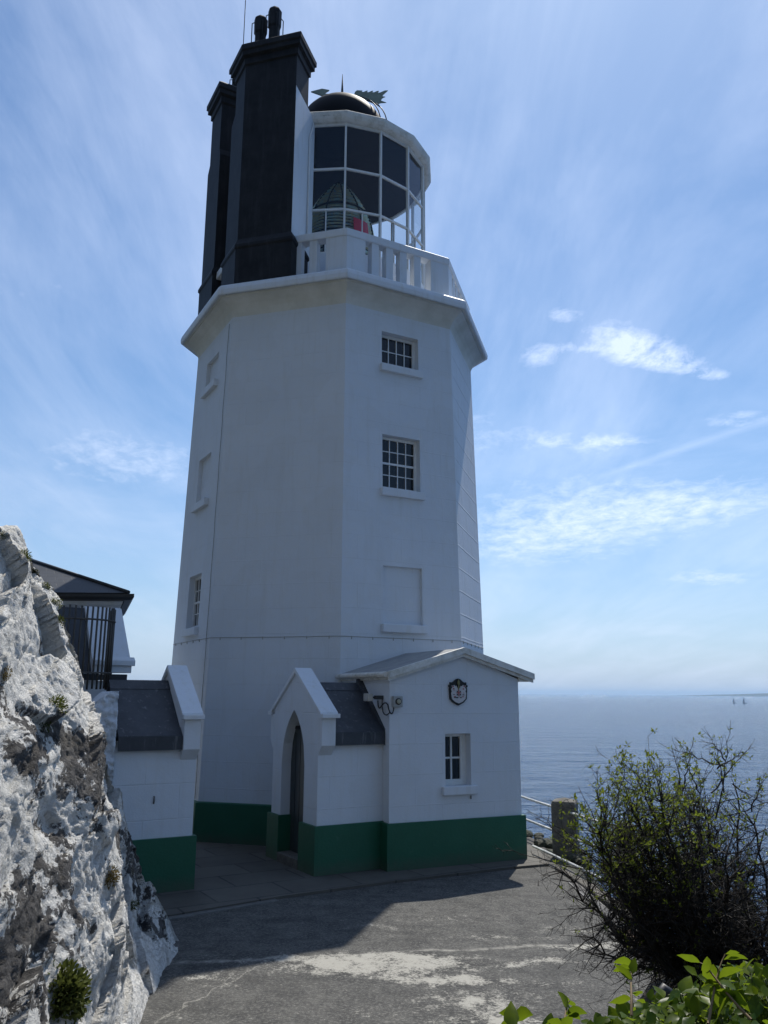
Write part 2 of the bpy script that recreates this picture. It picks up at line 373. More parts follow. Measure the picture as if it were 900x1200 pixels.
    cr = t.math('ADD', t.math('SUBTRACT', x, -1.55), t.math('ADD', t.math('MULTIPLY', t.math('SUBTRACT', y, 8.1), -.42), t.math('MULTIPLY', t.math('SUBTRACT', t.noise(p, 3.5, 5, .7), .5), .35)))
    crack = t.math('MULTIPLY', t.ramp(t.math('ABSOLUTE', cr), [(0, 1), (.016, 0)]), t.ramp(y, [(.0, 1), (1, 1)]))
    crack = t.math('MULTIPLY', crack, t.math('LESS_THAN', y, 8.9))
    mk = t.math('MAXIMUM', t.math('MAXIMUM', mask, seam), t.math('MULTIPLY', crack, .6))
    col = t.mix(t.math('MULTIPLY', mk, .85), col, t.mix(grit, (.34, .33, .29), (.50, .48, .42)))
    dk = t.ramp(t.noise(t.mapping(p, rot=(0, 0, .3), sc=(.5, 1.4, 1)), 2.2, 6, .6), [(.5, 0), (.72, .55)])
    col = t.mix(t.math('MULTIPLY', dk, t.math('SUBTRACT', 1.0, mk)), col, (.035, .035, .034))
    setc(t, b, col, .9, t.bump(t.math('ADD', grit, t.math('MULTIPLY', mid, .8)), .7, .012)); b.inputs['Specular IOR Level'].default_value = .25
ASPHALT = M('worn_asphalt', asphalt_fn)
def slab_fn(t, b, m):
    p = pos(t); br = t.new('ShaderNodeTexBrick'); t.l.new(t.mapping(p, loc=(.2, .12, 0), rot=(0, 0, R(-31))), br.inputs['Vector'])
    br.inputs['Scale'].default_value = 1; br.inputs['Brick Width'].default_value = 1.05; br.inputs['Row Height'].default_value = .72
    br.inputs['Mortar Size'].default_value = .016; br.inputs['Color1'].default_value = (.060, .056, .048, 1); br.inputs['Color2'].default_value = (.098, .090, .076, 1)
    br.inputs['Mortar'].default_value = (.018, .018, .016, 1)
    n = t.noise(p, 1.7, 8, .7); g_ = t.noise(p, 70, 4, .7)
    col = t.mix(t.ramp(n, [(.35, 0), (.7, .6)]), br.outputs['Color'], (.13, .12, .10))
    col = t.mix(t.math('MULTIPLY', t.ramp(g_, [(.5, 0), (.7, 1)]), .3), col, (.06, .06, .055))
    setc(t, b, col, .8, t.bump(t.math('SUBTRACT', t.math('MULTIPLY', g_, .4), t.math('MULTIPLY', br.outputs['Fac'], 1.5)), .6, .01))
SLAB = M('stone_paving', slab_fn)
def rock_fn(t, b, m):
    p = pos(t)
    at_ = t.new('ShaderNodeAttribute', attribute_name='bare').outputs['Fac']
    big = t.noise(p, 1.6, 8, .68, .8); mid = t.noise(p, 6, 9, .7, .4); fine = t.noise(p, 30, 8, .78)
    vor = t.new('ShaderNodeTexVoronoi', feature='F1'); t.l.new(t.vmath('ADD', p, t.vmath('MULTIPLY', t.noise(p, 5, 4, out=1), (.35, .35, .35))), vor.inputs['Vector']); vor.inputs['Scale'].default_value = 6.5
    white = t.mix(t.ramp(mid, [(.45, 0), (.8, 1)]), (.90, .89, .85), (.79, .78, .73))
    grey = t.mix(t.ramp(t.noise(t.mapping(p, rot=(.6, 0, .3), sc=(3, 3, 10)), 1.3, 8, .75), [(.3, 0), (.7, 1)]), (.042, .042, .046), (.20, .19, .18))
    grey = t.mix(t.ramp(fine, [(.55, 0), (.75, .6)]), grey, (.36, .34, .30))
    k = t.math('ADD', at_, t.math('MULTIPLY', t.math('SUBTRACT', t.math('ADD', big, t.math('MULTIPLY', mid, 1.1)), 1.165), 2.4))
    mask = t.ramp(t.math('ADD', k, t.math('MULTIPLY', t.math('SUBTRACT', fine, .5), 1.1)), [(.40, 0), (.47, 1)])
    col = t.mix(mask, white, grey)
    tan = t.ramp(t.noise(p, 2.4, 6, .65), [(.58, 0), (.74, .55)])
    col = t.mix(tan, col, (.33, .28, .20))
    pit = t.ramp(t.math('MAXIMUM', t.noise(p, 11, 8, .78, .9), t.math('SUBTRACT', t.noise(p, 27, 6, .75, .5), .015)), [(.63, 0), (.69, .75)])
    col = t.mix(pit, col, (.14, .13, .115))
    h = t.math('ADD', t.math('ADD', t.math('MULTIPLY', mid, 1.3), t.math('MULTIPLY', vor.outputs['Distance'], .9)), t.math('ADD', t.math('MULTIPLY', fine, .7), t.math('MULTIPLY', t.noise(p, 75, 5, .75), .22)))
    setc(t, b, col, .85, t.bump(h, 1.0, .062)); b.inputs['Specular IOR Level'].default_value = .3
ROCK = M('whitewashed_rock', rock_fn)
def cliff_fn(t, b, m):
    p = pos(t); n = t.noise(p, .8, 8, .7); f = t.noise(p, 7, 6, .7)
    col = t.mix(t.ramp(n, [(.35, 0), (.65, 1)]), (.085, .078, .068), (.045, .06, .025))
    setc(t, b, t.mix(t.ramp(f, [(.4, 0), (.7, .7)]), col, (.03, .03, .026)), .9, t.bump(t.math('ADD', n, t.math('MULTIPLY', f, .5)), 1, .12))
CLIFF = M('dark_cliff_rock', cliff_fn)
def stone_fn(t, b, m):
    p = pos(t); n = t.noise(p, 8, 8, .75); g_ = t.noise(p, 60, 4, .7)
    col = t.mix(t.ramp(n, [(.35, 0), (.7, 1)]), (.15, .14, .12), (.075, .07, .06))
    col = t.mix(t.ramp(g_, [(.58, 0), (.7, .7)]), col, (.36, .33, .27))
    setc(t, b, col, .9, t.bump(t.math('ADD', n, g_), .6, .012))
STONE = M('granite_post_stone', stone_fn)
def leafm(name, c1, c2, rough=.35, trans=.35):
    def fn(t, b, m):
        oi = t.noise(pos(t), 9, 3, .7)
        col = t.mix(t.ramp(oi, [(.35, 0), (.65, 1)]), c1, c2)
        setc(t, b, col, rough); b.inputs['Specular IOR Level'].default_value = .16
        tl = t.new('ShaderNodeBsdfTranslucent'); t.l.new(t.mix(.5, col, tuple(min(1, x*2.2) for x in c2)), tl.inputs[0])
        mx = t.new('ShaderNodeMixShader'); mx.inputs[0].default_value = trans
        t.l.new(b.outputs[0], mx.inputs[1]); t.l.new(tl.outputs[0], mx.inputs[2]); t.l.new(mx.outputs[0], t.n['Material Output'].inputs[0])
    return M(name, fn)
LEAF_BUSH = leafm('young_thorn_leaf', (.045, .065, .010), (.15, .185, .022), .45, .45)
LEAF_BIG = leafm('glossy_leaf', (.018, .050, .005), (.12, .165, .008), .36, .5)
LEAF_MOSS = leafm('moss_leaf', (.035, .05, .014), (.095, .11, .025), .7, .25)
LEAF_DRY = leafm('dry_cushion_leaf', (.10, .075, .03), (.18, .14, .05), .8, .2)
TWIG = plain('dark_thorn_bark', (.022, .018, .015), .8, var=.3, scale=30)
STEM = plain('tan_stem_bark', (.22, .15, .07), .7, scale=30)
EARTH = plain('dark_earth', (.045, .040, .028), .95, bump=.6, scale=9)

# ------------------------------------------------------------------ terrain, ground, sea
SEAZ = -26.0
mb = MB(); mb.face([(-40000, -2000, SEAZ), (40000, -2000, SEAZ), (40000, 60000, SEAZ), (-40000, 60000, SEAZ)])
struct(mb, 'sea', SEA)

TZ = -0.035   # tarmac level
# right-hand cliff edge of the terrace
def edge_x(y):
    pts = [(-30, 4.6), (0, 3.6), (6, 3.25), (9, 3.2), (10.5, 3.12), (12, 3.15), (13.2, 3.3), (14.6, 3.6), (15.4, 3.45), (17, 2.9), (20, 2.6), (23, 1.0)]
    if y >= 23: return 1.0 - (y-23)*3
    for (a, xa), (b_, xb) in zip(pts, pts[1:]):
        if y <= b_: return xa+(xb-xa)*max(0, (y-a))/(b_-a)
    return 1
mb = MB(); nx, ny = 110, 130
grid = []
for j in range(ny):
    y = -40 + 75*(j/(ny-1))**.85
    row = []
    for i in range(nx):
        d = 34*((i/(nx-1))**2) - .25 if i else -60
        if i < 14: d = -60*(1-i/14)**1.5 - .3
        else: d = 60*((i-14)/(nx-15))**1.8 - .3
        x = edge_x(y)+d
        yy = max(0, y-23)
        z = TZ-.02
        if d > -.3: z -= (d+.3)*1.25
        if d > 0: z += (noise.noise(Vector((x*.6, y*.6, 3)))*1.2 + noise.noise(Vector((x*2, y*2, 7)))*.35)*min(1, d*.6)
        if y > 21: z -= (y-21)*1.3
        if x < -6.2 and y < 21: z += min(3.2, (-6.2-x)*.5)
        if y < -3 and d < 2: z = max(z, TZ+min(26, (-3-y)*.95)+noise.noise(Vector((x*.3, y*.3, 9)))*1.2)
        if x < -8 and y < 16: z += min(14, (-8-x)*.7)
        row.append(mb.vert((x, y, max(z, SEAZ-3))))
    grid.append(row)
for j in range(ny-1):
    for i in range(nx-1): mb.idx((grid[j][i], grid[j][i+1], grid[j+1][i+1], grid[j+1][i]), 0, True)
struct(mb, 'headland_terrain', CLIFF, recalc=False)

def sheet(pts, z, mat, name, th=0.0, div=False):
    mb = MB()
    if th: mb.prism([(x, y, z-th) for x, y in pts], (0, 0, th))
    else: mb.face([(x, y, z) for x, y in pts])
    return struct(mb, name, mat)
sheet([(-6.5, 3.4), (2.9, 3.4), (3.0, 8.9), (2.95, 10.3), (2.8, 11.7), (2.75, 13.3), (2.9, 16), (1.5, 21), (-6.5, 21)], TZ, ASPHALT, 'tarmac_terrace')
PAVE_EDGE = [(-4.2, 9.75), (-2.52, 10.62), (-1.31, 11.58), (.15, 12.50), (2.01, 13.52), (2.62, 13.78)]
sheet(PAVE_EDGE + [(2.7, 15.2), (1.0, 18), (-5.5, 19), (-5.5, 12)], 0.0, SLAB, 'paved_apron', th=.12)
# raised walkway where the photographer stands, behind a low retaining face
mb = MB(); n = 40
def bank_front(x): return 3.6 if x < .6 else min(5.9, 3.6+(x-.6)*1.9)
cols = []
for i in range(n+1):
    x = -6+10*i/n; yf = bank_front(x)
    cols.append([mb.vert((x, yf+.12, TZ-.05)), mb.vert((x, yf+noise.noise(Vector((x*2, 0, 0)))*.06, .55)), mb.vert((x, yf-.1, .93+noise.noise(Vector((x, 3, 0)))*.05)),
                 mb.vert((x, yf-.8, 1.0)), mb.vert((x, 1, 1.0)), mb.vert((x, -8, 1.0))])
for a, b_ in zip(cols, cols[1:]):
    for k in range(5): mb.idx((a[k], b_[k], b_[k+1], a[k+1]), 0, True)
struct(mb, 'planted_bank', EARTH)
# far shore, low and blue on the right of the horizon
mb = MB(); pts = []
for i in range(60):
    f = i/59; x = 7600+f*16000; hgt = 175*min(1, f*6)*(.75+.35*noise.noise(Vector((f*5, 2, 1)))+.08*noise.noise(Vector((f*25, 2, 1))))
    pts.append((x, hgt))
rows = [[Vector((x, 19900, SEAZ-2)) for i, (x, h) in enumerate(pts)], [Vector((x*1.03, 20400, SEAZ+h)) for x, h in pts], [Vector((x*1.1, 24500, SEAZ+h*.6)) for x, h in pts]]
mb.rings(rows, closed=False, smooth=True)
struct(mb, 'distant_shore_hills', plain('far_hill_green', (.03, .05, .05), .95, scale=.002))

# ------------------------------------------------------------------ tower geometry
CC = Vector((-1.1403, 18.3392, 0)); TH = -1.46093
Z1, RR1, Z2, RR2 = 3.5976, 3.411, 10.259, 3.2343
SLP = (RR1-RR2)/(Z2-Z1)
AP = math.cos(math.pi/8)
def Rz(z): return RR1 + SLP*(Z1-z)
def oct_pt(k, r, z, n=8): a = TH + 2*math.pi/n*k; return Vector((CC.x+r*math.cos(a), CC.y+r*math.sin(a), z))
def facet(k):           # facet k lies between corners k and k+1; returns outward normal, tangent (increasing angle)
    a = TH+math.pi/4*(k+.5); return Vector((math.cos(a), math.sin(a), 0)), Vector((-math.sin(a), math.cos(a), 0))
def fpt(k, s, z, off=0.0):
    n_, s_ = facet(k); return CC + n_*(Rz(z)*AP+off) + s_*s + Z*z
LH = thing('lighthouse', 'tall white octagonal lighthouse tower with green base, black chimneys and glazed lantern', 'lighthouse', CC)
# openings: facet 0 = front right (B-C), facet -1 = front left, facet -2 = far left, facet 1 = right
OPEN = {0: [(3.86, 4.96, .07), (6.48, 7.575, .22), (9.06, 9.775, .22)], -2: [(3.86, 4.95, .20), (6.5, 7.5, .08), (9.1, 9.75, .08)]}
S0, S1 = -.425, .433
mb = MB()
for k in range(-4, 4):
    mi = 1 if k == 1 else (2 if k == -1 else 0)
    ops = OPEN.get(k, [])
    zs = sorted(set([-.1, Z2+.02] + [z for o in ops for z in o[:2]]))
    for za, zb in zip(zs, zs[1:]):
        hw = lambda z: Rz(z)*math.sin(math.pi/8)
        ss = [(lambda z: -hw(z)), (lambda z: S0), (lambda z: S1), (lambda z: hw(z))]
        hole = any(abs(o[0]-za) < 1e-6 for o in ops)
        rng = range(3) if ops else [None]
        for c_ in rng:
            if c_ is None: l, r_ = ss[0], ss[3]
            else:
                l, r_ = ss[c_], ss[c_+1]
                if c_ == 1 and hole:
                    dep = [o[2] for o in ops if abs(o[0]-za) < 1e-6][0]
                    A = [fpt(k, S0, za), fpt(k, S1, za), fpt(k, S1, zb), fpt(k, S0, zb)]
                    nn = facet(k)[0]; B = [p-nn*dep for p in A]
                    for i in range(4): mb.face([A[i], A[(i+1)%4], B[(i+1)%4], B[i]], mi, [(0,0)]*4)
                    mb.face(B, mi, [(S0, za), (S1, za), (S1, zb), (S0, zb)])
                    continue
            mb.face([fpt(k, l(za), za), fpt(k, r_(za), za), fpt(k, r_(zb), zb), fpt(k, l(zb), zb)], mi, [(l(za)+k*3, za), (r_(za)+k*3, za), (r_(zb)+k*3, zb), (l(zb)+k*3, zb)])
mb.build('tower_wall', [WHITE, WHITE_COURSED, WHITE], LH, recalc=False)
def octring(r, z): return [oct_pt(k, r, z) for k in range(8)]
mb = MB(); mb.rings([octring(Rz(0)+.065, -.1), octring(Rz(.66)+.06, .655), octring(Rz(.66)-.01, .675)])
mb.build('plinth', GREEN, LH)
# cornice: hollow cove, drip and rounded nosing
prof = [(Rz(10.18)-.005, 10.18), (Rz(10.2)+.015, 10.24), (3.30, 10.33), (3.37, 10.41), (3.47, 10.48), (3.545, 10.515), (3.55, 10.55), (3.60, 10.545)]
mb = MB(); mb.rings([octring(r, z) for r, z in prof]); mb.build('cornice_cove', SOFFIT, LH)
prof = [(3.60, 10.55), (3.645, 10.535), (3.66, 10.56), (3.665, 10.64), (3.64, 10.72), (3.58, 10.775), (3.50, 10.80), (3.2, 10.81), (1.5, 10.82)]
mb = MB(); mb.rings([octring(r, z) for r, z in prof]); mb.build('gallery_nosing', WHITE_TRIM, LH)
# parapet
PO, PIN, PZ0, PZ1, PZ2 = 3.225, 2.99, 10.80, 11.70, 11.874
mb = MB(); mb.rings([octring(PO, PZ1), octring(PO+.012, PZ1+.02), octring(PO+.012, PZ2-.02), octring(PO-.01, PZ2), octring(PIN+.01, PZ2), octring(PIN, PZ2-.02), octring(PIN, PZ1), octring(PO, PZ1)])
mb.build('parapet_rail', WHITE_TRIM, LH)
mb = MB(); mb.rings([octring(PO, PZ0), octring(PO, PZ0+.05), octring(PIN, PZ0+.05), octring(PIN, PZ0)]); mb.build('parapet_base', WHITE_TRIM, LH)
def pp(k, s, z, d):  # point on parapet face k, d inward
    n_, s_ = facet(k); return CC+n_*(PO*AP-d)+s_*s+Z*z
for k in range(-4, 4):
    if k in (-2, -3): continue
    n_, s_ = facet(k); ee = PO*math.sin(math.pi/8)
    lst = [(-ee+.001, -.80 if k != -1 else -.80)] if k != -1 else []
    c = CC+n_*(PO*AP)
    # corner piers (half on each facet) and balusters
    for e in (-1, 1):
        if k == -1 and e == -1: continue
        s_in = (.78 if e == 1 else .80)
        mb = MB(); q = [(e*ee, 0), (e*s_in, 0), (e*s_in, .22), (e*(PIN*math.sin(math.pi/8)), .22)]
        mb.prism([pp(k, a, PZ0+.045, b_+.012) for a, b_ in q], (0, 0, PZ1-PZ0-.04)); mb.build('parapet_pier', WHITE_TRIM, LH)
    for s in (-.555, -.215, .115, .46):
        s = s-.01
        if k == -1 and s < 0: continue
        ds = .082
        if k == -1: s += (.05 if s > .3 else .05)
        mb = MB(); mb.box(c, s_, n_, Z, (s-ds, s+ds, -.20, -.02, PZ0+.045, PZ1+.005)); mb.build('baluster', WHITE_TRIM, LH)

# ---------------- windows on the tower
def sash(parent, o, ax, ay, wd, ht, cols, rows, mid=True, name='window', fw=.055, bar=.018):
    """o = lower-left corner of the frame at its outer face, ax along, ay inward"""
    mb = MB(); bx = lambda r: mb.box(o, ax, ay, Z, r)
    bx((0, fw, 0, .06, 0, ht)); bx((wd-fw, wd, 0, .06, 0, ht)); bx((fw, wd-fw, 0, .06, ht-fw, ht)); bx((fw, wd-fw, 0, .06, 0, fw*1.2))
    if mid: bx((fw, wd-fw, .004, .056, ht*.5-.02, ht*.5+.02))
    for i in range(1, cols): x = fw+(wd-2*fw)*i/cols; bx((x-bar/2, x+bar/2, .010, .045, fw*1.2, ht-fw))
    for j in range(1, rows):
        if mid and j*2 == rows: continue
        z = fw*1.2+(ht-2.2*fw)*j/rows; bx((fw, wd-fw, .014, .042, z-bar/2, z+bar/2))
    wdw = mb.build(name, FRAME, parent)
    mb = MB(); q = [Vector(o)+Vector(ax)*x+Vector(ay)*.035+Z*z for x, z in ((fw*.5, fw*.6), (wd-fw*.5, fw*.6), (wd-fw*.5, ht-fw*.5), (fw*.5, ht-fw*.5))]
    mb.face(q); p = mb.build('pane', PANE, parent, recalc=False); p.parent = wdw
    return wdw
for k in (0, -2):
    n_, s_ = facet(k)
    for i, (za, zb, dep) in enumerate(OPEN[k]):
        if dep > .15:
            o = fpt(k, S0, za)-n_*(dep-.062)
            sash(LH, o+Z*.005, s_, -n_, S1-S0, zb-za-.01, 4, 4 if zb-za > .9 else 2, mid=zb-za > .9)
        mb = MB(); o = fpt(k, 0, za-.16)
        mb.box(o, s_, n_, Z, (S0-.05, S1+.07, -.03, .085, 0, .155)); mb.build('sill', WHITE_TRIM, LH, bevel=.012)
# lightning conductor tapes and their clips
mb = MB()
for k in (-3, -2, -1, 0, 1, 2):
    hw = Rz(Z1)*math.sin(math.pi/8); mb.tube([fpt(k, -hw, Z1, .005), fpt(k, hw, Z1, .005)], .0065, 5)
    nclip = 6
    for i in range(nclip): 
        s = -hw+2*hw*(i+.5)/nclip; n_, s_ = facet(k); mb.box(fpt(k, s, Z1-.045), s_, n_, Z, (-.006, .006, 0, .014, 0, .055))
mb.build('conductor_tape', M('dull_conductor', lambda t, b, m: setc(t, b, (.42, .42, .41), .6)), LH, recalc=False)
mb = MB(); pts = []
for i in range(26):
    z = .7+9.4*i/25; pts.append(fpt(-2, Rz(z)*math.sin(math.pi/8)-.15+.012*math.sin(i*2.1), z, .02))
mb.tube(pts, .007, 5); mb.build('conductor_cable', plain('weathered_cable', (.34, .34, .33), .6), LH)

# ---------------- lantern
LR = 2.108
def r16(r, z): return [oct_pt(k, r, z, 16) for k in range(16)]
ZG0, ZT1, ZT2, ZG1 = 11.93, 12.994, 14.001, 15.153
mb = MB(); mb.rings([r16(LR+.03, 10.82), r16(LR+.03, ZG0), r16(LR-.12, ZG0), r16(LR-.12, 10.82)]); mb.build('lantern_wall', WHITE_TRIM, LH)
for z, nm in ((ZG0, 'glazing_bar'), (ZT1, 'glazing_bar'), (ZT2, 'glazing_bar'), (ZG1-.01, 'glazing_bar')):
    mb = MB(); hh = .022 if z in (ZT1, ZT2) else .04
    mb.rings([r16(LR+.022, z-hh), r16(LR+.022, z+hh), r16(LR-.03, z+hh), r16(LR-.03, z-hh), r16(LR+.022, z-hh)]); mb.build(nm, FRAME, LH)
for k in range(16):
    mb = MB(); a = TH+math.pi/8*k; n_ = Vector((math.cos(a), math.sin(a), 0)); s_ = Vector((-n_.y, n_.x, 0))
    mb.box(CC+n_*LR, n_, s_, Z, (-.035, .030, -.022, .022, ZG0, ZG1)); mb.build('mullion', FRAME, LH)
    if k % 2 == 1 or True:
        mid = (oct_pt(k, LR, 0, 16)+oct_pt(k+1, LR, 0, 16))/2; n2 = (mid-CC); n2.z = 0; n2.normalize(); s2 = Vector((-n2.y, n2.x, 0))
        mb = MB(); mb.box(mid, n2, s2, Z, (-.025, .01, -.012, .012, ZG0, ZT1)); mb.build('lower_mullion', FRAME, LH)
    mb = MB(); q0, q1 = oct_pt(k, LR-.008, 0, 16), oct_pt(k+1, LR-.008, 0, 16)
    mb.face([q0+Z*ZG0, q1+Z*ZG0, q1+Z*ZG1, q0+Z*ZG1]); mb.build('lantern_pane', GLASS, LH, recalc=False)
# blackened ceiling and lantern floor
mb = MB(); mb.rings([r16(LR-.04, ZG1-.03), r16(1.2, ZG1+.25), r16(.05, ZG1+.6)], cap1=True); mb.build('lantern_ceiling', BLACKVOID, LH)
mb = MB(); mb.rings([r16(LR-.1, 11.2), r16(.02, 11.21)]); mb.build('lantern_floor', BLACKVOID, LH)
# gutter
gp = [(LR+.02, ZG1+.0), (2.20, ZG1+.0), (2.26, ZG1+.04), (2.295, ZG1+.11), (2.30, ZG1+.19), (2.27, ZG1+.22), (2.19, ZG1+.23), (1.25, ZG1+.62)]
mb = MB(); mb.rings([r16(r, z) for r, z in gp[:7]]); mb.build('lantern_gutter', LICHEN, LH)
mb = MB(); mb.rings([r16(r, z) for r, z in [(2.2, ZG1+.222), (1.15, ZG1+.55), (1.13, ZG1+.85)]]); mb.build('lantern_roof', DOME, LH)
DC = CC+Z*16.19; DR = 1.16
mb = MB(); rr = []
for i in range(15):
    a = R(-20+110*i/14); rr.append([DC+Vector((DR*math.cos(a)*math.cos(2*math.pi*j/48), DR*math.cos(a)*math.sin(2*math.pi*j/48), DR*math.sin(a))) for j in range(48)])
DOME2 = M('matt_dark_dome', lambda t, b, m: setc(t, b, (.008, .008, .010), .6, None, **{'Specular IOR Level': .12}))
mb.rings(rr, smooth=True); dome = mb.build('lantern_dome', DOME2, LH, recalc=False)
mb = MB(); 
for ang, rad in ((R(-35), .012),):
    pts = [DC+Vector((math.cos(ang)*(DR+.07)*math.cos(a), math.sin(ang)*(DR+.07)*math.cos(a), (DR+.07)*math.sin(a))) for a in [R(x) for x in range(-20, 75, 8)]]
    mb.tube(pts, .014, 6)
    pts = [p+Vector((.16, .12, 0)) for p in pts]; mb.tube(pts, .014, 6)
o = mb.build('dome_ladder_rail', DARKIRON, LH); o.parent = dome
mb = MB(); mb.tube([CC+Z*17.30, CC+Z*17.5, CC+Z*17.75, CC+Z*18.22], [.05, .035, .03, .006], 8); mb.build('lightning_rod', DARKIRON, LH)
# arrow weather vane
vz = 17.55; vd = Vector((.995, .06, 0)).normalized(); vn = vd.cross(Z)
def vpoly(pts, mb, th=.02): mb.prism([CC+vd*a+Z*(vz+b_)+vn*(-th/2) for a, b_ in pts], vn*th)
mb = MB()
vpoly([(-.80, .10), (-.52, .20), (-.33, .17), (-.44, .085), (-.36, -.03), (-.52, 0.0)], mb, .04)
mb.box(CC+Z*vz, vd, vn, Z, (-.5, .45, -.014, .014, .02, .06))
tail = [(.28, .0), (.33, .16), (.38, .21), (.52, .21), (.50, .17), (.55, .17), (.62, .21), (.66, .215), (.63, .17), (.68, .17), (.76, .215), (.80, .22), (.77, .17), (.82, .175), (.90, .22), (.95, .225), (.91, .17),
        (.97, .175), (1.10, .245), (1.18, .25), (1.07, .13), (1.03, .07), (1.11, .06), (1.03, .01), (1.0, -.06), (1.14, -.11), (1.0, -.13), (.93, -.16), (1.0, -.27), (.86, -.17), (.55, -.06)]
vpoly(tail, mb)
mb.build('weather_vane', VANE, LH)
# hand holds outside the lantern on the right
a = TH+math.pi/8*4; n_ = Vector((math.cos(a), math.sin(a), 0)); s_ = Vector((-n_.y, n_.x, 0))
for z in (12.25, 12.72):
    mb = MB(); p = CC+n_*(LR+.02); mb.tube([p+Z*z, p+n_*.12+Z*z, p+n_*.12+Z*(z+.24), p+Z*(z+.24)], .012, 6); mb.build('hand_hold', RAILW, LH)
# lens: beehive of prism rings between iron ribs
LC = CC+Vector((-.02, 0, 0))
def lens_r(z):
    f = (z-12.0)/3.05
    return .05+.84*(1-max(0, (f-.40)/.60)**2.1) if f > .40 else .91
mb = MB(); z = 12.0
while z < 15.0:
    dz = .09 if z > 13.2 and z < 14.0 else .12; r0_, r1_ = lens_r(z), lens_r(z+dz*.8)
    if r0_ > .12:
        mb.rings([[LC+Vector((q*math.cos(2*math.pi*j/32), q*math.sin(2*math.pi*j/32), zz_)) for j in range(32)] for q, zz_ in ((r0_-.05, z), (r0_+.02, z+dz*.15), (r1_-.03, z+dz*.55), (r1_-.07, z+dz*.56), (r0_-.05, z))])
    z += dz
lens = mb.build('lens', PRISM, LH, recalc=True)
mb = MB(); mb.rings([[LC+Vector((q*math.cos(2*math.pi*j/24), q*math.sin(2*math.pi*j/24), z_)) for j in range(24)] for q, z_ in [(max(.02, lens_r(12+3*i/12)-.13), 12+2.9*i/12) for i in range(13)]], cap1=True); o = mb.build('lens_dark_backing', BLACKVOID, LH); o.parent = lens  # black backing added so the gaps between prism rings look dark
mb = MB()
for j in range(12):
    a = 2*math.pi*j/12+.2; mb.tube([LC+Vector(((lens_r(12+3.02*i/14)+.01)*math.cos(a), (lens_r(12+3.02*i/14)+.01)*math.sin(a), 12+3.02*i/14)) for i in range(15)], .020, 5)
for z in (12.0, 13.15, 14.05, 14.98):
    r_ = lens_r(z)+.015; mb.rings([[LC+Vector((q*math.cos(2*math.pi*j/32), q*math.sin(2*math.pi*j/32), zz_)) for j in range(32)] for q, zz_ in ((r_, z-.025), (r_+.02, z), (r_, z+.025), (r_-.05, z), (r_, z-.025))])
o = mb.build('lens_frame', BRASSY, LH); o.parent = lens
mb = MB(); seg = []
for i in range(9):
    a = R(-64+28*i/8); seg.append([LC+Vector(((lens_r(z_)+.035)*math.cos(a), (lens_r(z_)+.035)*math.sin(a), z_)) for z_ in (13.2, 13.45, 13.62)])
mb.rings(seg, closed=False, smooth=True); o = mb.build('red_sector', REDGLASS, LH, recalc=False); o.parent = lens

# ---------------- chimney stacks
nAB, sAB = facet(-1); nXA, sXA = facet(-2); sXA_back = -sXA
C1 = CC+nAB*3.2+sAB*(-1.11)
def stack(footprint, ztop, cap, name, shoulder=None, plinth=None, mat=BLACK, split=None):
    mb = MB(); mb.prism([p+Z*10.75 for p in footprint], Z*(ztop-10.75)); return mb.build(name, mat, LH)
def offset_poly(poly, d):
    n = len(poly); out = []; c = sum(poly, Vector((0,0,0)))/n
    area = sum(poly[i].x*poly[(i+1)%n].y-poly[(i+1)%n].x*poly[i].y for i in range(n)); sg = 1 if area > 0 else -1
    for i in range(n):
        p0, p1, p2 = poly[i-1], poly[i], poly[(i+1)%n]
        e1 = (p1-p0).normalized(); e2 = (p2-p1).normalized()
        n1_ = Vector((e1.y, -e1.x, 0))*sg; n2_ = Vector((e2.y, -e2.x, 0))*sg
        b_ = (n1_+n2_).normalized(); out.append(p1+b_*(d/max(.3, b_.dot(n1_))))
    return out
def lvl(poly, z): return [Vector((p.x, p.y, z)) for p in poly]
def chimney(base, low, ztop, zsh, zpl, pots, pname):
    # shaft: upper footprint 'base', lower wider footprint 'low' up to shoulder zsh
    mb = MB()
    mb.rings([lvl(low, zpl+.1), lvl(low, zsh-.18), lvl(base, zsh), lvl(base, ztop)]); sh = mb.build('chimney_stack', BLACK, LH)
    mb = MB(); o1 = offset_poly(low, .06); mb.rings([lvl(offset_poly(low, .035), 10.78), lvl(offset_poly(low, .035), zpl-.12), lvl(o1, zpl-.08), lvl(o1, zpl-.02), lvl(low, zpl+.12)]); q = mb.build('stack_plinth', BLACK, LH); q.parent = sh
    mb = MB(); a, b_, c_ = offset_poly(base, .035), offset_poly(base, .10), offset_poly(base, .13)
    mb.rings([lvl(base, ztop-.30), lvl(a, ztop-.27), lvl(a, ztop-.12), lvl(b_, ztop-.08), lvl(b_, ztop+.02), lvl(c_, ztop+.05), lvl(c_, ztop+.17), lvl(a, ztop+.27)], cap1=True)
    q = mb.build('stack_cap', BLACK, LH); q.parent = sh
    for (px, hgt) in pots:
        mb = MB(); prof = [(.14, 0), (.13, .05), (.125, hgt*.55), (.15, hgt*.6), (.155, hgt*.95), (.12, hgt), (.09, hgt)]
        mb.rings([[px+Vector((r_*math.cos(math.pi*j/4), r_*math.sin(math.pi*j/4), ztop+.25+z_)) for j in range(8)] for r_, z_ in prof], cap1=True)
        for j in range(4):
            a = math.pi*j/2+.4; mb.tube([px+Vector((.2*math.cos(a), .2*math.sin(a), ztop+.2)), px+Vector((.2*math.cos(a), .2*math.sin(a), ztop+.25+hgt*.8)), px+Vector((.14*math.cos(a), .14*math.sin(a), ztop+.25+hgt*.85))], .012, 5)
        q = mb.build('chimney_pot', BLACK, LH); q.parent = sh
P1 = CC+nAB*3.2+sAB*.10; P2 = P1-nAB*.70; P0 = C1
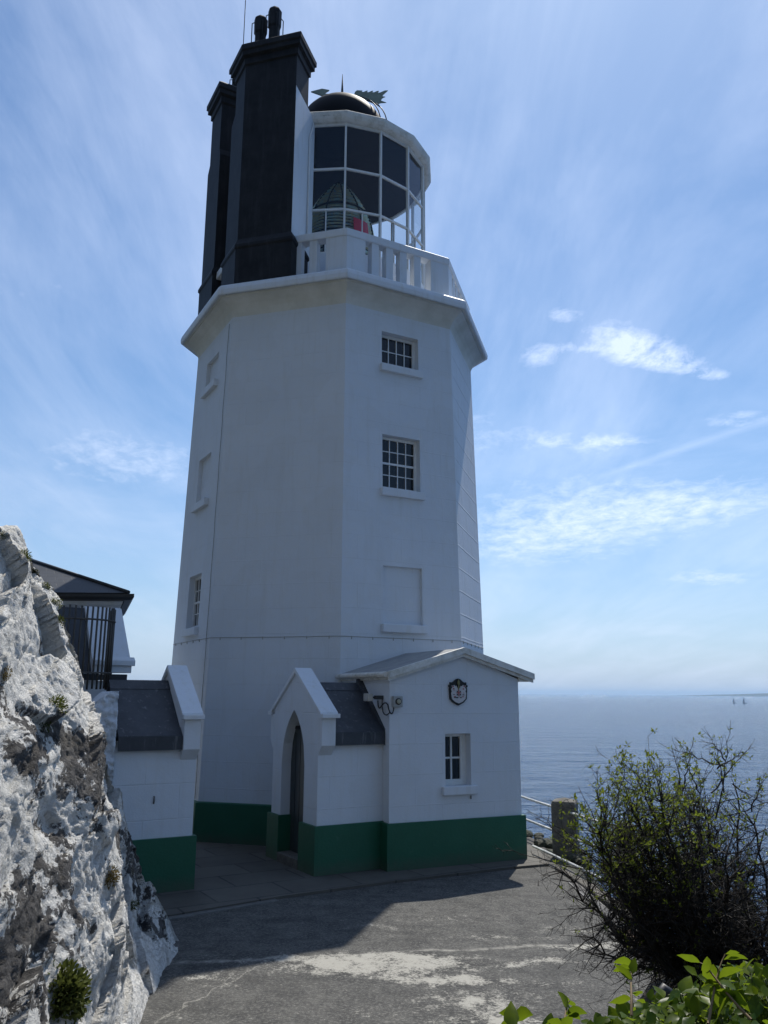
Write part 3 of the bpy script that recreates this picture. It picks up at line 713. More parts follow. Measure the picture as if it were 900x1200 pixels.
up1 = [P0, P1, P2, P0+sXA_back*.60-nAB*.0+ (P2-P1)*.35, P0+sXA_back*.60]
up1 = [P0, P1, P2, P2-sAB*.75, P0+sXA_back*.60+sAB*.35-nAB*.1, P0+sXA_back*.60]
lo1 = [P0, P1, P2-nAB*.12, P2-nAB*.12-sAB*.75, P0+sXA_back*.82+sAB*.35-nAB*.1, P0+sXA_back*.82]
pc = (P0+P1)/2-nAB*.38
chimney([p.copy() for p in up1], [p.copy() for p in lo1], 16.35, 15.25, 11.72, [(CC+nAB*2.82+sAB*-.98, 1.0), (CC+nAB*2.82+sAB*-.64, 1.15)], '')
Q0 = C1+sXA_back*1.71; Q1 = C1+sXA_back*2.46
up2 = [Q0, Q0-nXA*.7, Q1-nXA*.7, Q1]; q3 = Q1+sXA_back*.14; q0_ = Q0-sXA_back*.07
lo2 = [q0_, q0_-nXA*.75, q3-nXA*.75, q3]
chimney(up2, lo2, 16.62, 15.1, 11.9, [((Q0+Q1)/2-nXA*.42+sXA*.2, .42)], '')
# white side wall between the front stack and the lantern glass
mb = MB(); a_, b_ = P1+sAB*.006-nAB*.004, P1-nAB*1.12+sAB*.006
mb.prism([a_+Z*10.8, b_+Z*10.8, b_+Z*15.25, a_+Z*15.3], -sAB*.10+Z*0); mb.build('flue_side_wall', WHITE_TRIM, LH)
mb = MB(); e = P1-nAB*.78+sAB*.03; mb.tube([e+Z*11.9, e+Z*14.6, e+Z*14.85-nAB*.12, e+Z*15.1-nAB*.2], .018, 6); mb.build('down_pipe', FRAME, LH)
mb = MB(); q = CC+nAB*2.74+sAB*-1.44; mb.tube([q+Z*16.5, q+Z*18.3], .01, 5); mb.build('aerial', DARKIRON, LH)

# ------------------------------------------------------------------ annex
AA = .4354; au = Vector((math.cos(AA), math.sin(AA), 0)); an = Vector((math.sin(AA), -math.cos(AA), 0)); A0 = Vector((.103, 13.168, 0)); AW = 2.401
def ap(s, b_, z): return A0+au*s-an*b_+Z*z      # b_ = distance back
AX = thing('annex_building', 'low white gabled annex with green base and one small window, against the tower foot', 'building', A0+au*1.2)
DEPTH = 2.75
ws0, ws1, wz0, wz1 = .985, 1.455, 1.17, 1.97
mb = MB()
def gt(s): return 2.84+(3.28-2.84)*(1-abs(s-AW/2)/(AW/2))
uvq = lambda pts: [(p[0], p[1]) for p in pts]
def aq(pts): mb.face([ap(s, 0, z) for s, z in pts], 0, uvq(pts))
aq([(0, 0), (ws0, 0), (ws0, gt(ws0)), (0, gt(0))]); aq([(ws1, 0), (AW, 0), (AW, gt(AW)), (ws1, gt(ws1))])
aq([(ws0, 0), (ws1, 0), (ws1, wz0), (ws0, wz0)]); aq([(ws0, wz1), (ws1, wz1), (ws1, gt(ws1)), (AW/2, gt(AW/2)), (ws0, gt(ws0))])
rd = .23
A = [(ws0, wz0), (ws1, wz0), (ws1, wz1), (ws0, wz1)]
for i in range(4): 
    (s_a, z_a), (s_b, z_b) = A[i], A[(i+1)%4]; mb.face([ap(s_a, 0, z_a), ap(s_b, 0, z_b), ap(s_b, rd, z_b), ap(s_a, rd, z_a)], 0, [(0,0)]*4)
mb.face([ap(s, rd, z) for s, z in A], 0, [(0,0)]*4)
for s in (0, AW): mb.face([ap(s, 0, 0), ap(s, DEPTH, 0), ap(s, DEPTH, 2.84), ap(s, 0, 2.84)], 0, [(0, 0), (DEPTH, 0), (DEPTH, 2.84), (0, 2.84)])
mb.build('wall', WHITE, AX, recalc=False)
mb = MB(); e = .05; zt = .67
for r_ in [(-e, AW+e, -e, -.0005), (-e, -.0005, 0, DEPTH), (AW+.0005, AW+e, 0, DEPTH)]:
    mb.box(A0, au, -an, Z, (r_[0], r_[1], r_[2], r_[3], -.1, zt))
mb.build('plinth', GREEN, AX)
sash(AX, ap(ws0, rd-.065, wz0+.03), au, -an, ws1-ws0-.055, wz1-wz0-.04, 2, 2, mid=False, fw=.045, bar=.028)
mb = MB(); mb.box(A0, au, -an, Z, (ws1-.055, ws1-.001, rd-.075, rd-.002, wz0+.002, wz1-.002)); mb.box(A0, au, -an, Z, (ws0, ws1-.055, rd-.085, rd-.002, wz0+.002, wz0+.03)); mb.build('window_casing', FRAME, AX)
mb = MB(); mb.box(A0, au, -an, Z, (ws0-.07, ws1+.09, -.07, .03, wz0-.135, wz0-.003)); mb.build('sill', WHITE_TRIM, AX, bevel=.012)
# roof
def roofz(s): return 3.325-(abs(s-1.3)/1.34)*(3.325-2.925)
mb = MB(); sl_, sr_ = -.045, 2.645
for a, b_ in ((sl_, 1.3), (1.3, sr_)):
    P8 = [ap(a, -.04, roofz(a)-.04), ap(b_, -.04, roofz(b_)-.04), ap(b_, DEPTH, roofz(b_)-.04), ap(a, DEPTH, roofz(a)-.04),
          ap(a, -.04, roofz(a)), ap(b_, -.04, roofz(b_)), ap(b_, DEPTH, roofz(b_)), ap(a, DEPTH, roofz(a))]
    mb.box8(P8)
mb.build('roof', ROOFGREY, AX)
mb = MB()   # raking barge with two mouldings
for (y0, y1, dz0, dz1) in ((-.13, -.042, -.085, .012), (-.085, -.042, -.135, -.087)):
    for a, b_ in ((sl_-.01, 1.3), (1.3, sr_+.01)):
        P8 = [ap(a, y0, roofz(a)+dz0), ap(b_, y0, roofz(b_)+dz0), ap(b_, y1, roofz(b_)+dz0), ap(a, y1, roofz(a)+dz0), ap(a, y0, roofz(a)+dz1), ap(b_, y0, roofz(b_)+dz1), ap(b_, y1, roofz(b_)+dz1), ap(a, y1, roofz(a)+dz1)]
        mb.box8(P8)
mb.build('barge_board', LICHEN, AX)
for sgn, s_e in ((-1, sl_), (1, sr_)):
    mb = MB(); mb.tube([ap(s_e+sgn*.03, y_, 2.885) for y_ in (-.03, DEPTH-.2)], .045, 8); mb.box(A0, au, -an, Z, tuple(sorted((s_e-sgn*.005, 0 if sgn < 0 else AW)))+(-.03, DEPTH-.2, 2.80, 2.862)); mb.build('gutter', LICHEN, AX)

# ------------------------------------------------------------------ porches
def gable_porch(th_, P0, ud, bd, length, width, opening=True, wall_len=None):
    """P0 near corner of the gable face; bd runs back along that face; ud runs from the face into the building"""
    pt = lambda u, b_, z: P0+ud*u+bd*b_+Z*z
    mid = width/2+.01; pth = .23
    oc, hw, zs, Ra = .885, .425, 1.50, 1.02
    def arch(b_):
        x = abs(b_-oc)
        if x >= hw: return None
        return zs+math.sqrt(max(0, Ra*Ra-(x+Ra-hw)**2))
    def top(b_): return 2.22+(2.90-2.22)*(1-abs(b_-mid)/(mid+.13))
    mb = MB()
    bs = [-.0001, .2, oc-hw] + [oc-hw+2*hw*i/20 for i in range(1, 20)] + [oc+hw, 1.5, width]
    if mid not in bs: bs.append(mid)
    bs = sorted(bs)
    def lo(b_):
        if not opening: return 0
        v = arch(b_); return v if v is not None else 0
    for a, b_ in zip(bs, bs[1:]):
        inside = opening and a >= oc-hw-1e-6 and b_ <= oc+hw+1e-6
        la = (arch(a) or zs) if inside else -.1; lb = (arch(b_) or zs) if inside else -.1
        if inside and abs(a-(oc-hw)) < 1e-6: la = zs
        if inside and abs(b_-(oc+hw)) < 1e-6: lb = zs
        mb.face([pt(0, a, la), pt(0, b_, lb), pt(0, b_, top(b_)), pt(0, a, top(a))], 0, [(a, la), (b_, lb), (b_, top(b_)), (a, top(a))])
        mb.face([pt(pth, a, 1.75), pt(pth, b_, 1.75), pt(pth, b_, top(b_)), pt(pth, a, top(a))], 0, [(0,0)]*4)
        if inside:
            mb.face([pt(0, a, la), pt(0, b_, lb), pt(.22, b_, lb), pt(.22, a, la)], 0, [(0,0)]*4)
    if opening:
        for b_ in (oc-hw, oc+hw): mb.face([pt(0, b_, -.1), pt(.22, b_, -.1), pt(.22, b_, zs), pt(0, b_, zs)], 0, [(0,0)]*4)
    # side walls
    rl, length = length, wall_len or length
    for b_ in (0, width):
        mb.face([pt(0, b_, -.1), pt(length, b_, -.1), pt(length, b_, 1.86), pt(0, b_, 1.86)], 0, [(5, -.1), (5+length, -.1), (5+length, 1.86), (5, 1.86)])
    mb.build('wall', WHITE, th_, recalc=False)
    # kneelers and the shoulders of the gable
    for sg, b0 in ((-1, 0), (1, width)):
        mb = MB()
        q = [(b0-sg*.02, 1.655), (b0+sg*.125, 1.825), (b0+sg*.125, 2.225), (b0-sg*.02, 2.225+.02)]
        mb.prism([pt(.0 if True else 0, b_, z) for b_, z in q], ud*pth); 
        mb.v = [v-ud*.004 for v in mb.v]
        mb.build('kneeler', WHITE, th_)
    mb = MB()   # raking coping
    for sg in (-1, 1):
        b_out = (-.12 if sg < 0 else width+.12)
        q = [(b_out, 2.235), (mid, 2.905), (mid, 2.99), (b_out, 2.31)]
        mb.prism([pt(-.035, b_, z) for b_, z in q], ud*(pth+.07))
        b2 = (-.20 if sg < 0 else width+.20)
        mb.box(P0, ud, bd, Z, (-.036, pth+.036) + tuple(sorted((b2, b_out+(-sg)*.06))) + (2.225, 2.29))
    mb.build('coping', WHITE_TRIM, th_, bevel=.008)
    # plinth
    e = .05; mb = MB(); zt = .68
    if opening:
        for r_ in ((-e, oc-hw+.0), (oc+hw-.0, width+e)):
            mb.box(P0, ud, bd, Z, (-e, -.001, r_[0], r_[1], -.1, zt))
        for b_, sg in ((oc-hw, 1), (oc+hw, -1)):
            mb.box(P0, ud, bd, Z, (-e, .21) + tuple(sorted((b_, b_+sg*.045))) + (-.1, zt))
        mb.box(P0, ud, bd, Z, (0, length, -e, -.001, -.1, zt)); allv = mb
        near = MB(); far = MB()
        for f0 in range(0, len(allv.f), 6):
            vs = sorted({i for f in allv.f[f0:f0+6] for i in f}); c0 = sum((allv.v[i] for i in vs), Vector())/8
            tgt_ = near if (c0-P0).dot(bd) < oc else far; tgt_.box8([allv.v[i] for i in vs])
        mb.box(P0, ud, bd, Z, (0, length, width+.001, width+e, -.1, zt)); far.box(P0, ud, bd, Z, (0, length, width+.001, width+e, -.1, zt))
        near.build('plinth', GREEN, th_); far.build('plinth', GREEN, th_)
    else: mb.box(P0, ud, bd, Z, (-e, -.001, -e, width+e, -.1, zt))
    if not opening:
        mb.box(P0, ud, bd, Z, (0, length, -e, -.001, -.1, zt)); mb.box(P0, ud, bd, Z, (0, length, width+.001, width+e, -.1, zt)); mb.build('plinth', GREEN, th_)
    # roof
    length = rl
    mb = MB(); u0 = pth+.002; zr, ze = 2.74, 1.99; ov = -.075
    for sg in (-1, 1):
        be = ov if sg < 0 else width-ov
        mb.box8([pt(u0, be, ze-.05), pt(length+.16, be, ze-.05), pt(length+.16, mid, zr-.05), pt(u0, mid, zr-.05), pt(u0, be, ze), pt(length+.16, be, ze), pt(length+.16, mid, zr), pt(u0, mid, zr)])
    rf = mb.build('roof', LEAD, th_)
    for sg in (-1, 1):
        be = ov if sg < 0 else width-ov
        mb = MB(); mb.box(P0, ud, bd, Z, (u0, length+.165)+tuple(sorted((be-.0, be-sg*-.02)))+(ze-.17, ze+.012))
        q = [(be, ze+.002), (be-sg*.13, ze+.002+.13*.84), (be-sg*.13, ze+.018+.13*.84), (be, ze+.02)]
        mb.prism([pt(u0, b_, z) for b_, z in q], ud*(length+.163-u0)); o = mb.build('eaves_flashing', LEAD, th_); o.parent = rf
    mb = MB()
    q = [(mid-.14, zr+.004-.14*.84), (mid, zr+.004), (mid+.14, zr+.004-.14*.84), (mid+.14, zr+.018-.14*.84), (mid, zr+.025), (mid-.14, zr+.018-.14*.84)]
    mb.prism([pt(u0, b_, z) for b_, z in q], ud*(length+.163-u0)); o = mb.build('ridge_flashing', LEAD, th_); o.parent = rf
    return pt, oc, hw, zs, arch
pu = Vector((math.cos(.538), math.sin(.538), 0)); pb = Vector((-math.sin(.538), math.cos(.538), 0))
PP = Vector((-.967, 12.809, 0))
PO_ = thing('entrance_porch', 'small white gabled porch with pointed arch doorway and green base, joined to annex side', 'porch', PP+pu*.5+pb*.8)
pt, oc, hw, zs, arch = gable_porch(PO_, PP, pu, pb, 1.16, 1.665)
# verge upstand against the annex wall
mb = MB()
for a, b_ in (((-.09, 2.0), (.84, 2.76)),):
    q = [(a[0], a[1]-.19), (a[0], a[1]+.05), (b_[0], b_[1]+.07), (b_[0], b_[1]-.05)]
    mb.prism([pt(1.10, x, z) for x, z in q], pu*.13)
mb.build('verge_flashing', LEAD, PO_)
# door, threshold, dark interior of the fanlight
mb = MB(); ins = [(oc-hw-.02, .12), (oc+hw+.02, .12), (oc+hw+.02, 2.02), (oc-hw-.02, 2.02)]
mb.prism([pt(.165, b_, z) for b_, z in ins], pu*.04)
for i in range(1, 5): b_ = oc-hw+2*hw*i/5; mb.box(PP, pu, pb, Z, (.158, .165, b_-.01, b_+.01, .14, 1.96))
door = mb.build('door', DOOR, PO_)
mb = MB(); mb.tube([pt(.165, oc-hw+.1, 1.02), pt(.10, oc-hw+.1, 1.02), pt(.10, oc-hw+.2, 1.02)], .012, 6); o = mb.build('handle', GREYIRON, PO_); o.parent = door
mb = MB(); mb.face([pt(.215, b_, z) for b_, z in ((oc-hw-.05, 2.0), (oc+hw+.05, 2.0), (oc+hw+.05, 2.45), (oc-hw-.05, 2.45))]); mb.box(PP, pu, pb, Z, (.15, .21, oc-hw+.01, oc+hw-.01, 2.02, 2.07)); mb.build('fanlight', PANE, PO_, recalc=False)
mb = MB(); mb.box(PP, pu, pb, Z, (-.06, .2, oc-hw+.046, oc+hw-.046, -.05, .14)); mb.build('doorstep', STONE, PO_, bevel=.012)

HO = Vector((-2.60, 11.95, 0)); hu = Vector((-math.cos(.51), -math.sin(.51), 0)); hb = Vector((-math.sin(.51), math.cos(.51), 0))
HS = thing('gabled_outbuilding', 'low white building with dark roof and green base at left beside the painted rock', 'building', HO+hu*.6+hb*.8)
gable_porch(HS, HO, hu, hb, .93, 1.665, opening=False, wall_len=1.45)
mb = MB(); h = at(180, 937, 11.69)-hb*.03; mb.tube([h+hb*.05+Z*.04, h+Z*.04, h-Z*.02, h-Z*.05+hb*.02], .011, 6)
tag(mb.build('wall_hook', GREYIRON), 'small iron hook fixed to the wall of the low white outbuilding', 'hook')

# ------------------------------------------------------------------ crest and lights on the annex
CR = thing('crest_plaque', 'black shield plaque with white and red coat of arms on the annex gable', 'plaque', ap(1.22, -.02, 2.62))
cw = .19
def cp_(pts, y0, th, mat, name, par=CR, s0=1.222, z0=2.632):
    mb = MB(); mb.prism([ap(s0+a, y0, z0+b_) for a, b_ in pts], -an*(-th)); return mb.build(name, mat, par)
shield = [(0, -.225), (.10, -.175), (.155, -.12), (.165, .04), (.155, .06), (.18, .085), (.17, .10), (.155, .10), (.15, .145), (.12, .14), (.09, .15), (.045, .19), (0, .205)]
shield = shield + [(-a, b_) for a, b_ in shield[::-1][1:-1]]
CWHITE = plain('plaque_white', (.62, .60, .60), .5, var=.1); CRED = plain('plaque_red', (.42, .03, .04), .5); CGOLD = plain('plaque_gold', (.22, .20, .08), .5)
cp_(shield, -.004, .030, CABLE, 'shield')
mant = [(0, -.19), (.07, -.165), (.125, -.12), (.14, -.03), (.125, 0), (.14, .03), (.12, .06), (.13, .095), (.10, .085), (.085, .105), (.06, .08), (.04, .09), (.03, .06), (0, .055)]
mant = mant + [(-a, b_) for a, b_ in mant[::-1][1:-1]]
cp_(mant, -.036, .008, CWHITE, 'mantling')
def multi(rects, y0, th, mat, name):
    mb = MB()
    if name == 'red_cross':
        (l, r_, b0_1, b1_1), (l2, r2, b2, b3) = rects; mb.prism([A0+au*(1.222+x)+Z*(2.632+z)+an*y0 for x, z in ((l, b0_1), (l2, b0_1), (l2, b2), (r2, b2), (r2, b0_1), (r_, b0_1), (r_, b1_1), (r2, b1_1), (r2, b3), (l2, b3), (l2, b1_1), (l, b1_1))], an*th); mb.build(name, mat, CR); return
    for a0_1, a1_1, b0_1, b1_1 in rects:
        mb = MB(); mb.box(A0+au*1.222+Z*2.632, au, an, Z, (a0_1, a1_1, y0, y0+th, b0_1, b1_1)); mb.build(name, mat, CR)
multi([(-.045, .045, -.028, -.018), (-.005, .005, -.08, .03)], .046, .005, CRED, 'red_cross')
multi([(-.038, -.018, -.012, .008), (.018, .038, -.012, .008), (-.038, -.018, -.062, -.040), (.018, .038, -.062, -.040), (-.09, -.055, -.10, -.088), (-.05, -.012, -.105, -.09), (.02, .05, -.105, -.09), (.07, .1, -.06, -.048), (-.105, -.075, -.055, -.045)], .046, .004, CABLE, 'black_charge')
multi([(-.105, -.085, .03, .052), (.075, .095, .03, .048), (-.12, -.095, .07, .085), (.09, .115, .07, .085), (-.09, -.06, -.085, -.075), (.06, .09, -.09, -.08), (-.095, -.085, .01, .02), (.085, .095, -.03, -.02)], .0465, .004, CRED, 'red_mark')
mb = MB(); c0 = A0+au*1.217+Z*2.632+an*.046
mb.prism([c0+au*a+Z*b_ for a, b_ in ((-.018, .16), (0, .19), (.016, .16), (.024, .12), (.008, .10), (.016, .06), (0, .02), (-.014, .06), (-.006, .10), (-.022, .12))], an*.012); mb.build('helm', CGOLD, CR)

SL = thing('security_light', 'grey square junction box with round eye on the annex corner, wired to a white lamp', 'light', ap(.11, -.06, 2.42))
mb = MB(); mb.box(A0, au, an, Z, (.035, .20, .002, .075, 2.385, 2.555)); mb.build('housing', PLASTIC, SL, bevel=.01)
mb = MB(); c0 = ap(.118, -.075, 2.472)
def disc(mb, c0, r_, d, n=20): mb.rings([[c0+au*(q*math.cos(2*math.pi*j/n))+Z*(q*math.sin(2*math.pi*j/n))+an*dd_ for j in range(n)] for q, dd_ in ((r_, 0), (r_, d), (r_*.75, d+.008))], cap1=True, smooth=False)
disc(mb, c0, .052, .012); e = mb.build('eye_ring', DARKIRON, SL)
mb = MB(); disc(mb, ap(.118, -.087, 2.472), .036, .012); mb.build('eye', plain('beige_lens', (.40, .38, .28), .3), SL)
mb = MB(); q = ap(-.12, .42, 2.53); mb.box(q, au, an, Z, (-.10, -.01, -.10, .09, -.06, .06)); mb.build('lamp_head', plain('cream_lamp', (.62, .60, .55), .4), SL, bevel=.012)
mb = MB(); mb.box(q, au, an, Z, (-.01, .12, -.02, .02, -.015, .015)); mb.box(q, au, an, Z, (.0, .12, .1, .2, -.03, .03)); mb.build('bracket', DARKIRON, SL)
mb = MB()
def bez(a, b_, c_, d, n=10): return [a*(1-t_)**3+b_*3*t_*(1-t_)**2+c_*3*t_*t_*(1-t_)+d*t_**3 for t_ in [i/n for i in range(n+1)]]
mb.tube(bez(ap(-.04, .35, 2.48), ap(-.1, .2, 2.2), ap(-.06, .1, 2.55), ap(-.02, .02, 2.42)), .010, 6); mb.tube(bez(ap(-.02, .02, 2.42), ap(-.02, -.05, 2.25), ap(.05, -.04, 2.25), ap(.06, -.03, 2.38)), .010, 6)
mb.tube(bez(ap(-.03, .2, 2.5), ap(-.06, .18, 2.3), ap(-.05, .06, 2.2), ap(.0, -.02, 2.31)), .008, 6)
mb.build('cable', CABLE, SL)
mb = MB(); q = ap(1.44, -.012, 1.01); mb.tube([q, q-Z*.05], .008, 6); tag(mb.build('wall_stud', GREYIRON), 'tiny rusty stud on the white wall just below the annex window sill', 'stud')

# ------------------------------------------------------------------ upper left: rough wall, cage, roofs
RW = MB(); a = Vector((-3.57, 11.36, 0)); b_ = Vector((-4.7, 10.72, 0)); dr = (b_-a).normalized(); nr = Vector((-dr.y, dr.x, 0))
if nr.y > 0: nr = -nr
L = (b_-a).length; N1, N2 = 60, 120
rows = []
for j in range(N2+1):
    row = []
    for i in range(N1+1):
        s = L*i/N1; ztop = 2.60-.02*s if s < .12 else 2.60-.42*min(1, (s-.12)/.42)**1.2
        z = -.1+(ztop+.1)*min(1, j/(N2-4)); back = max(0, j-(N2-4))*.12
        p = a+dr*s+Z*z; dsp = noise.fractal(p*3.5, .6, 2.0, 5)*.045+noise.fractal(p*14, .6, 2, 4)*.030
        p = p+nr*(.06+dsp-back)
        row.append(RW.vert(p))
    rows.append(row)
for r0_, r1_ in zip(rows, rows[1:]):
    for i in range(N1): RW.idx((r0_[i], r0_[i+1], r1_[i+1], r1_[i]), 0, True)
e0 = [rows[j][0] for j in range(N2+1)]
bk = [RW.vert(RW.v[i]-nr*.5+dr*.02) for i in e0]
for j in range(N2): RW.idx((e0[j], e0[j+1], bk[j+1], bk[j]), 0, True)
tag(RW.build('rubble_wall', WHITE_ROUGH, recalc=False), 'rough white plastered rubble wall between the rock and the low outbuilding', 'wall')
# middle building: white coping slope and slate beside it
MBD = thing('slate_store', 'slate roofed building with a broad white raking coping, behind the iron cage', 'building', (-5.2, 13.8, 0))
mu = Vector((math.cos(.62), math.sin(.62), 0)); mbk = Vector((-mu.y, mu.x, 0)); MO = Vector((-3.98, 13.2, 0))
mp = lambda u, b_, z: MO+mu*u+mbk*b_+Z*z
mb = MB(); mb.box(MO, mu, mbk, Z, (-3.5, -.09, .04, 1.6, -.1, 2.76)); mb.build('wall', WHITE, MBD)
mb = MB(); mb.box(MO, mu, mbk, Z, (-3.5, -.06, -.04, .06, 2.765, 2.86)); mb.build('gutter', DARKIRON, MBD)
mb = MB(); q = [(-.05, 2.99), (.66, 3.95), (1.2, 3.95), (1.2, 2.9), (-.05, 2.88)]
mb.prism([mp(-.60, x, z) for x, z in q], mu*.60); mb.prism([mp(-.62, x, z) for x, z in [(-.09, 2.99), (-.09, 3.07), (-.02, 3.13), (.0, 2.99)]], mu*.66); mb.build('coping', WHITE_TRIM, MBD, bevel=.01)
mb = MB(); mb.face([mp(-3.5, .0, 2.87), mp(-.602, .0, 2.87), mp(-.602, .68, 3.92), mp(-3.5, .68, 3.92)], 0, [(0, 0), (2.9, 0), (2.9, 1.4), (0, 1.4)]); mb.face([mp(-3.5, .68, 3.92), mp(-.602, .68, 3.92), mp(-.602, 1.3, 2.87), mp(-3.5, 1.3, 2.87)], 0, [(0,0)]*4); mb.build('roof', SLATE, MBD, recalc=False)
# hipped roof building
HB = thing('hipped_house', 'house with dark hipped slate roof and black gutter half hidden by the rock', 'house', (-7.5, 17, 0))
ex0, ex1, ey0, ey1, ez = -9.8, -4.50, 14.5, 19.2, 4.30
apx, apy, apz = -8.3, 16.8, 5.55
mb = MB(); cs = [Vector((-4.50, 14.5, ez)), Vector((-5.6, 17.6, ez)), Vector((-9.8, 18.2, ez)), Vector((-9.8, 14.5, ez))]; apex = Vector((apx, apy, apz))
for i in range(4):
    p, q = cs[i], cs[(i+1)%4]; l = (q-p).length; hgt = (apex-(p+q)/2).length
    mb.face([p, q, apex], 0, [(0, 0), (l, 0), (l/2, hgt)])
rf = mb.build('roof', SLATE, HB, recalc=False)
mb = MB()
for c_ in cs: mb.tube([c_+Z*.01, apex+Z*.01], .035, 6)
o = mb.build('hip_tiles', DARKIRON, HB); o.parent = rf
mb = MB(); g0 = .09
mb.rings([lvl(offset_poly(cs, g), z) for g, z in ((-.06, 4.16), (.05, 4.17), (g0, 4.22), (g0, 4.275), (-.02, 4.285))]); mb.build('gutter', DARKIRON, HB)
mb = MB(); mb.prism(lvl(offset_poly(cs, -.42), -.1), Z*4.3); mb.build('wall', WHITE, HB)
mb = MB(); mb.rings([lvl(offset_poly(cs, g), z) for g, z in ((-.43, 3.98), (-.26, 3.98), (-.22, 4.05), (-.10, 4.10), (-.08, 4.16))]); mb.build('eaves_board', WHITE_TRIM, HB)
# curved iron cage
CG = thing('iron_cage', 'curved grey iron bar cage standing above the rock beside the slate roof', 'railing', (-4.55, 12.45, 2.6))
cc_, cr_ = Vector((-4.66, 12.35, 0)), .62
CAGEIRON = plain('brown_grey_iron', (.085, .08, .072), .65, .2)
for i in range(29):
    a = R(-175+ 215*i/28); p = cc_+Vector((cr_*math.cos(a), cr_*math.sin(a)*.85, 0))
    mb = MB(); mb.tube([p+Z*(2.62+.02*random.random()), p+Z*(3.80+.02*random.random())], .016, 6); mb.build('bar', CAGEIRON, CG)
for z in (2.86, 3.62):
    mb = MB(); mb.tube([cc_+Vector(((cr_+.012)*math.cos(R(-160+190*i/30)), (cr_+.012)*.85*math.sin(R(-160+190*i/30)), z)) for i in range(31)], .014, 6); mb.build('hoop', CAGEIRON, CG)

# ------------------------------------------------------------------ the whitewashed rock
crest = [(9.72, -2.15, -.1), (9.65, -2.24, .12), (9.58, -2.34, .36), (9.4, -2.54, .91), (9.2, -2.73, 1.47), (9.0, -2.77, 1.77), (8.6, -2.92, 2.26), (8.3, -2.88, 2.68), (8.0, -2.86, 2.92), (7.6, -2.84, 3.17), (7.2, -2.83, 3.41), (6.7, -2.81, 3.66), (6.2, -2.79, 3.80), (5.7, -2.77, 3.74), (5.0, -2.74, 3.76), (4.0, -2.6, 3.8), (2.8, -2.6, 3.9)]
foot = [(9.74, -2.12), (9.66, -2.14), (9.6, -2.13), (9.3, -2.10), (9.0, -2.08), (8.7, -2.06), (8.3, -2.02), (8.0, -2.0), (7.7, -1.97), (7.35, -1.94), (7.0, -1.9), (6.6, -1.87), (6.15, -1.85), (5.6, -1.83), (5.0, -1.82), (4.0, -1.8), (2.8, -1.75)]
def interp(lst, f):
    f = max(0, min(len(lst)-1.0001, f)); i = int(f); r_ = f-i; return [a_*(1-r_)+b_*r_ for a_, b_ in zip(lst[i], lst[i+1])]
NT_, NV = 470, 300
mb = MB(); g = []; bare = []
bands = [(at(20, 840, 5.3), .55, .26), (at(75, 870, 6.2), .45, .22), (at(110, 940, 7.2), .35, .22), (at(60, 1030, 5.8), .22, .2), (at(35, 1090, 5.2), .4, .3), (at(90, 920, 6.6), .3, .3), (at(20, 1150, 4.8), .3, .25), (at(160, 1000, 9.0), .25, .3),
         (at(165, 1040, 9.2), .2, .25), (at(180, 1090, 9.3), .15, .2), (at(110, 890, 7.0), .3, .2), (at(30, 900, 5.4), .35, .2), (at(50, 760, 6.3), .06, .1), (at(125, 960, 7.4), .3, .25), (at(195, 1080, 9.5), .14, .16), (at(28, 868, 5.6), .3, .2), (at(72, 925, 6.4), .35, .2), (at(100, 962, 7.0), .25, .2), (at(30, 1050, 5.2), .3, .22), (at(75, 1062, 5.9), .25, .18), (at(55, 975, 5.9), .2, .12), (at(140, 985, 8.4), .2, .2)]
for j in range(NT_+1):
    f = (j/NT_)*(len(crest)-1); cy, cx, cz = interp(crest, f); fy, fx = interp(foot, f); row = []
    for i in range(NV+1):
        v = i/NV
        if v < .72:
            q = v/.72
            bul = math.sin(math.pi*q)*(.06+.10*min(1, max(cz, 0)/3))*(1 if cy < 7 else max(-.4, 1-(cy-7)*.8))
            p = Vector((fx+(cx-fx)*q**1.15+bul, fy+(cy-fy)*q, -.12+(cz+.12)*q**.92))
        else:
            q = (v-.72)/.28
            p = Vector((cx-q*3.4, cy+q*.1-(0 if cz > 1 else q*.6), cz+.5*q*min(1, max(0, cz-1.5)) - .22*q*q-max(0, 1.8-cz)*q*.6))
        nrm = Vector((.85, -.25, .46)) if v < .72 else Vector((.3, 0, .95))
        amp = min(1, max(.2, cz))*min(1, .15+v*9)
        d = noise.fractal(p*.9, .9, 2.1, 3)*.12
        wp = p+Vector((noise.noise(p*2.3), noise.noise(p*2.3+Vector((9, 0, 0))), noise.noise(p*2.3+Vector((0, 9, 0)))))*.12
        for sc_, am in ((1.1, .36), (3.0, .22), (8.5, .10)):      # tilted flat facets of broken rock at three sizes
            q_ = Vector((wp.x, (wp.y*.85+wp.z*.5), (wp.z*.85-wp.y*.5)*1.7))*sc_; dist_, pts_ = noise.voronoi(q_); c_ = pts_[0]
            rd_ = noise.cell_vector(c_*7.13+Vector((.5, .5, .5)))-Vector((.5, .5, .5)); d += max(-.09, min(.09, (q_-c_).dot(rd_)*am/sc_ + (rd_.x)*.05*am/.3/sc_*2))
            if sc_ > 3: d -= max(0, .05-(dist_[1]-dist_[0]))*.45
        d += noise.fractal(p*13, .7, 2.2, 4)*.010 + noise.noise(p*27)*.006 + .02
        edge = min(1, j/22)
        p = p+nrm*(d-.09-.10*max(0, min(1, (p.y-7)/1.3))*min(1, q*3 if v < .72 else 1))*amp*edge
        row.append(mb.vert(p))
        bv = 0
        for c_, sx, sz in bands:
            dd_ = ((p.y-c_.y)/(sx*2.1))**2+((p.z-c_.z-(c_.y-p.y)*.35)/(sz*1.25))**2; bv = max(bv, math.exp(-dd_))
        bare.append(.98*bv)
    g.append(row)
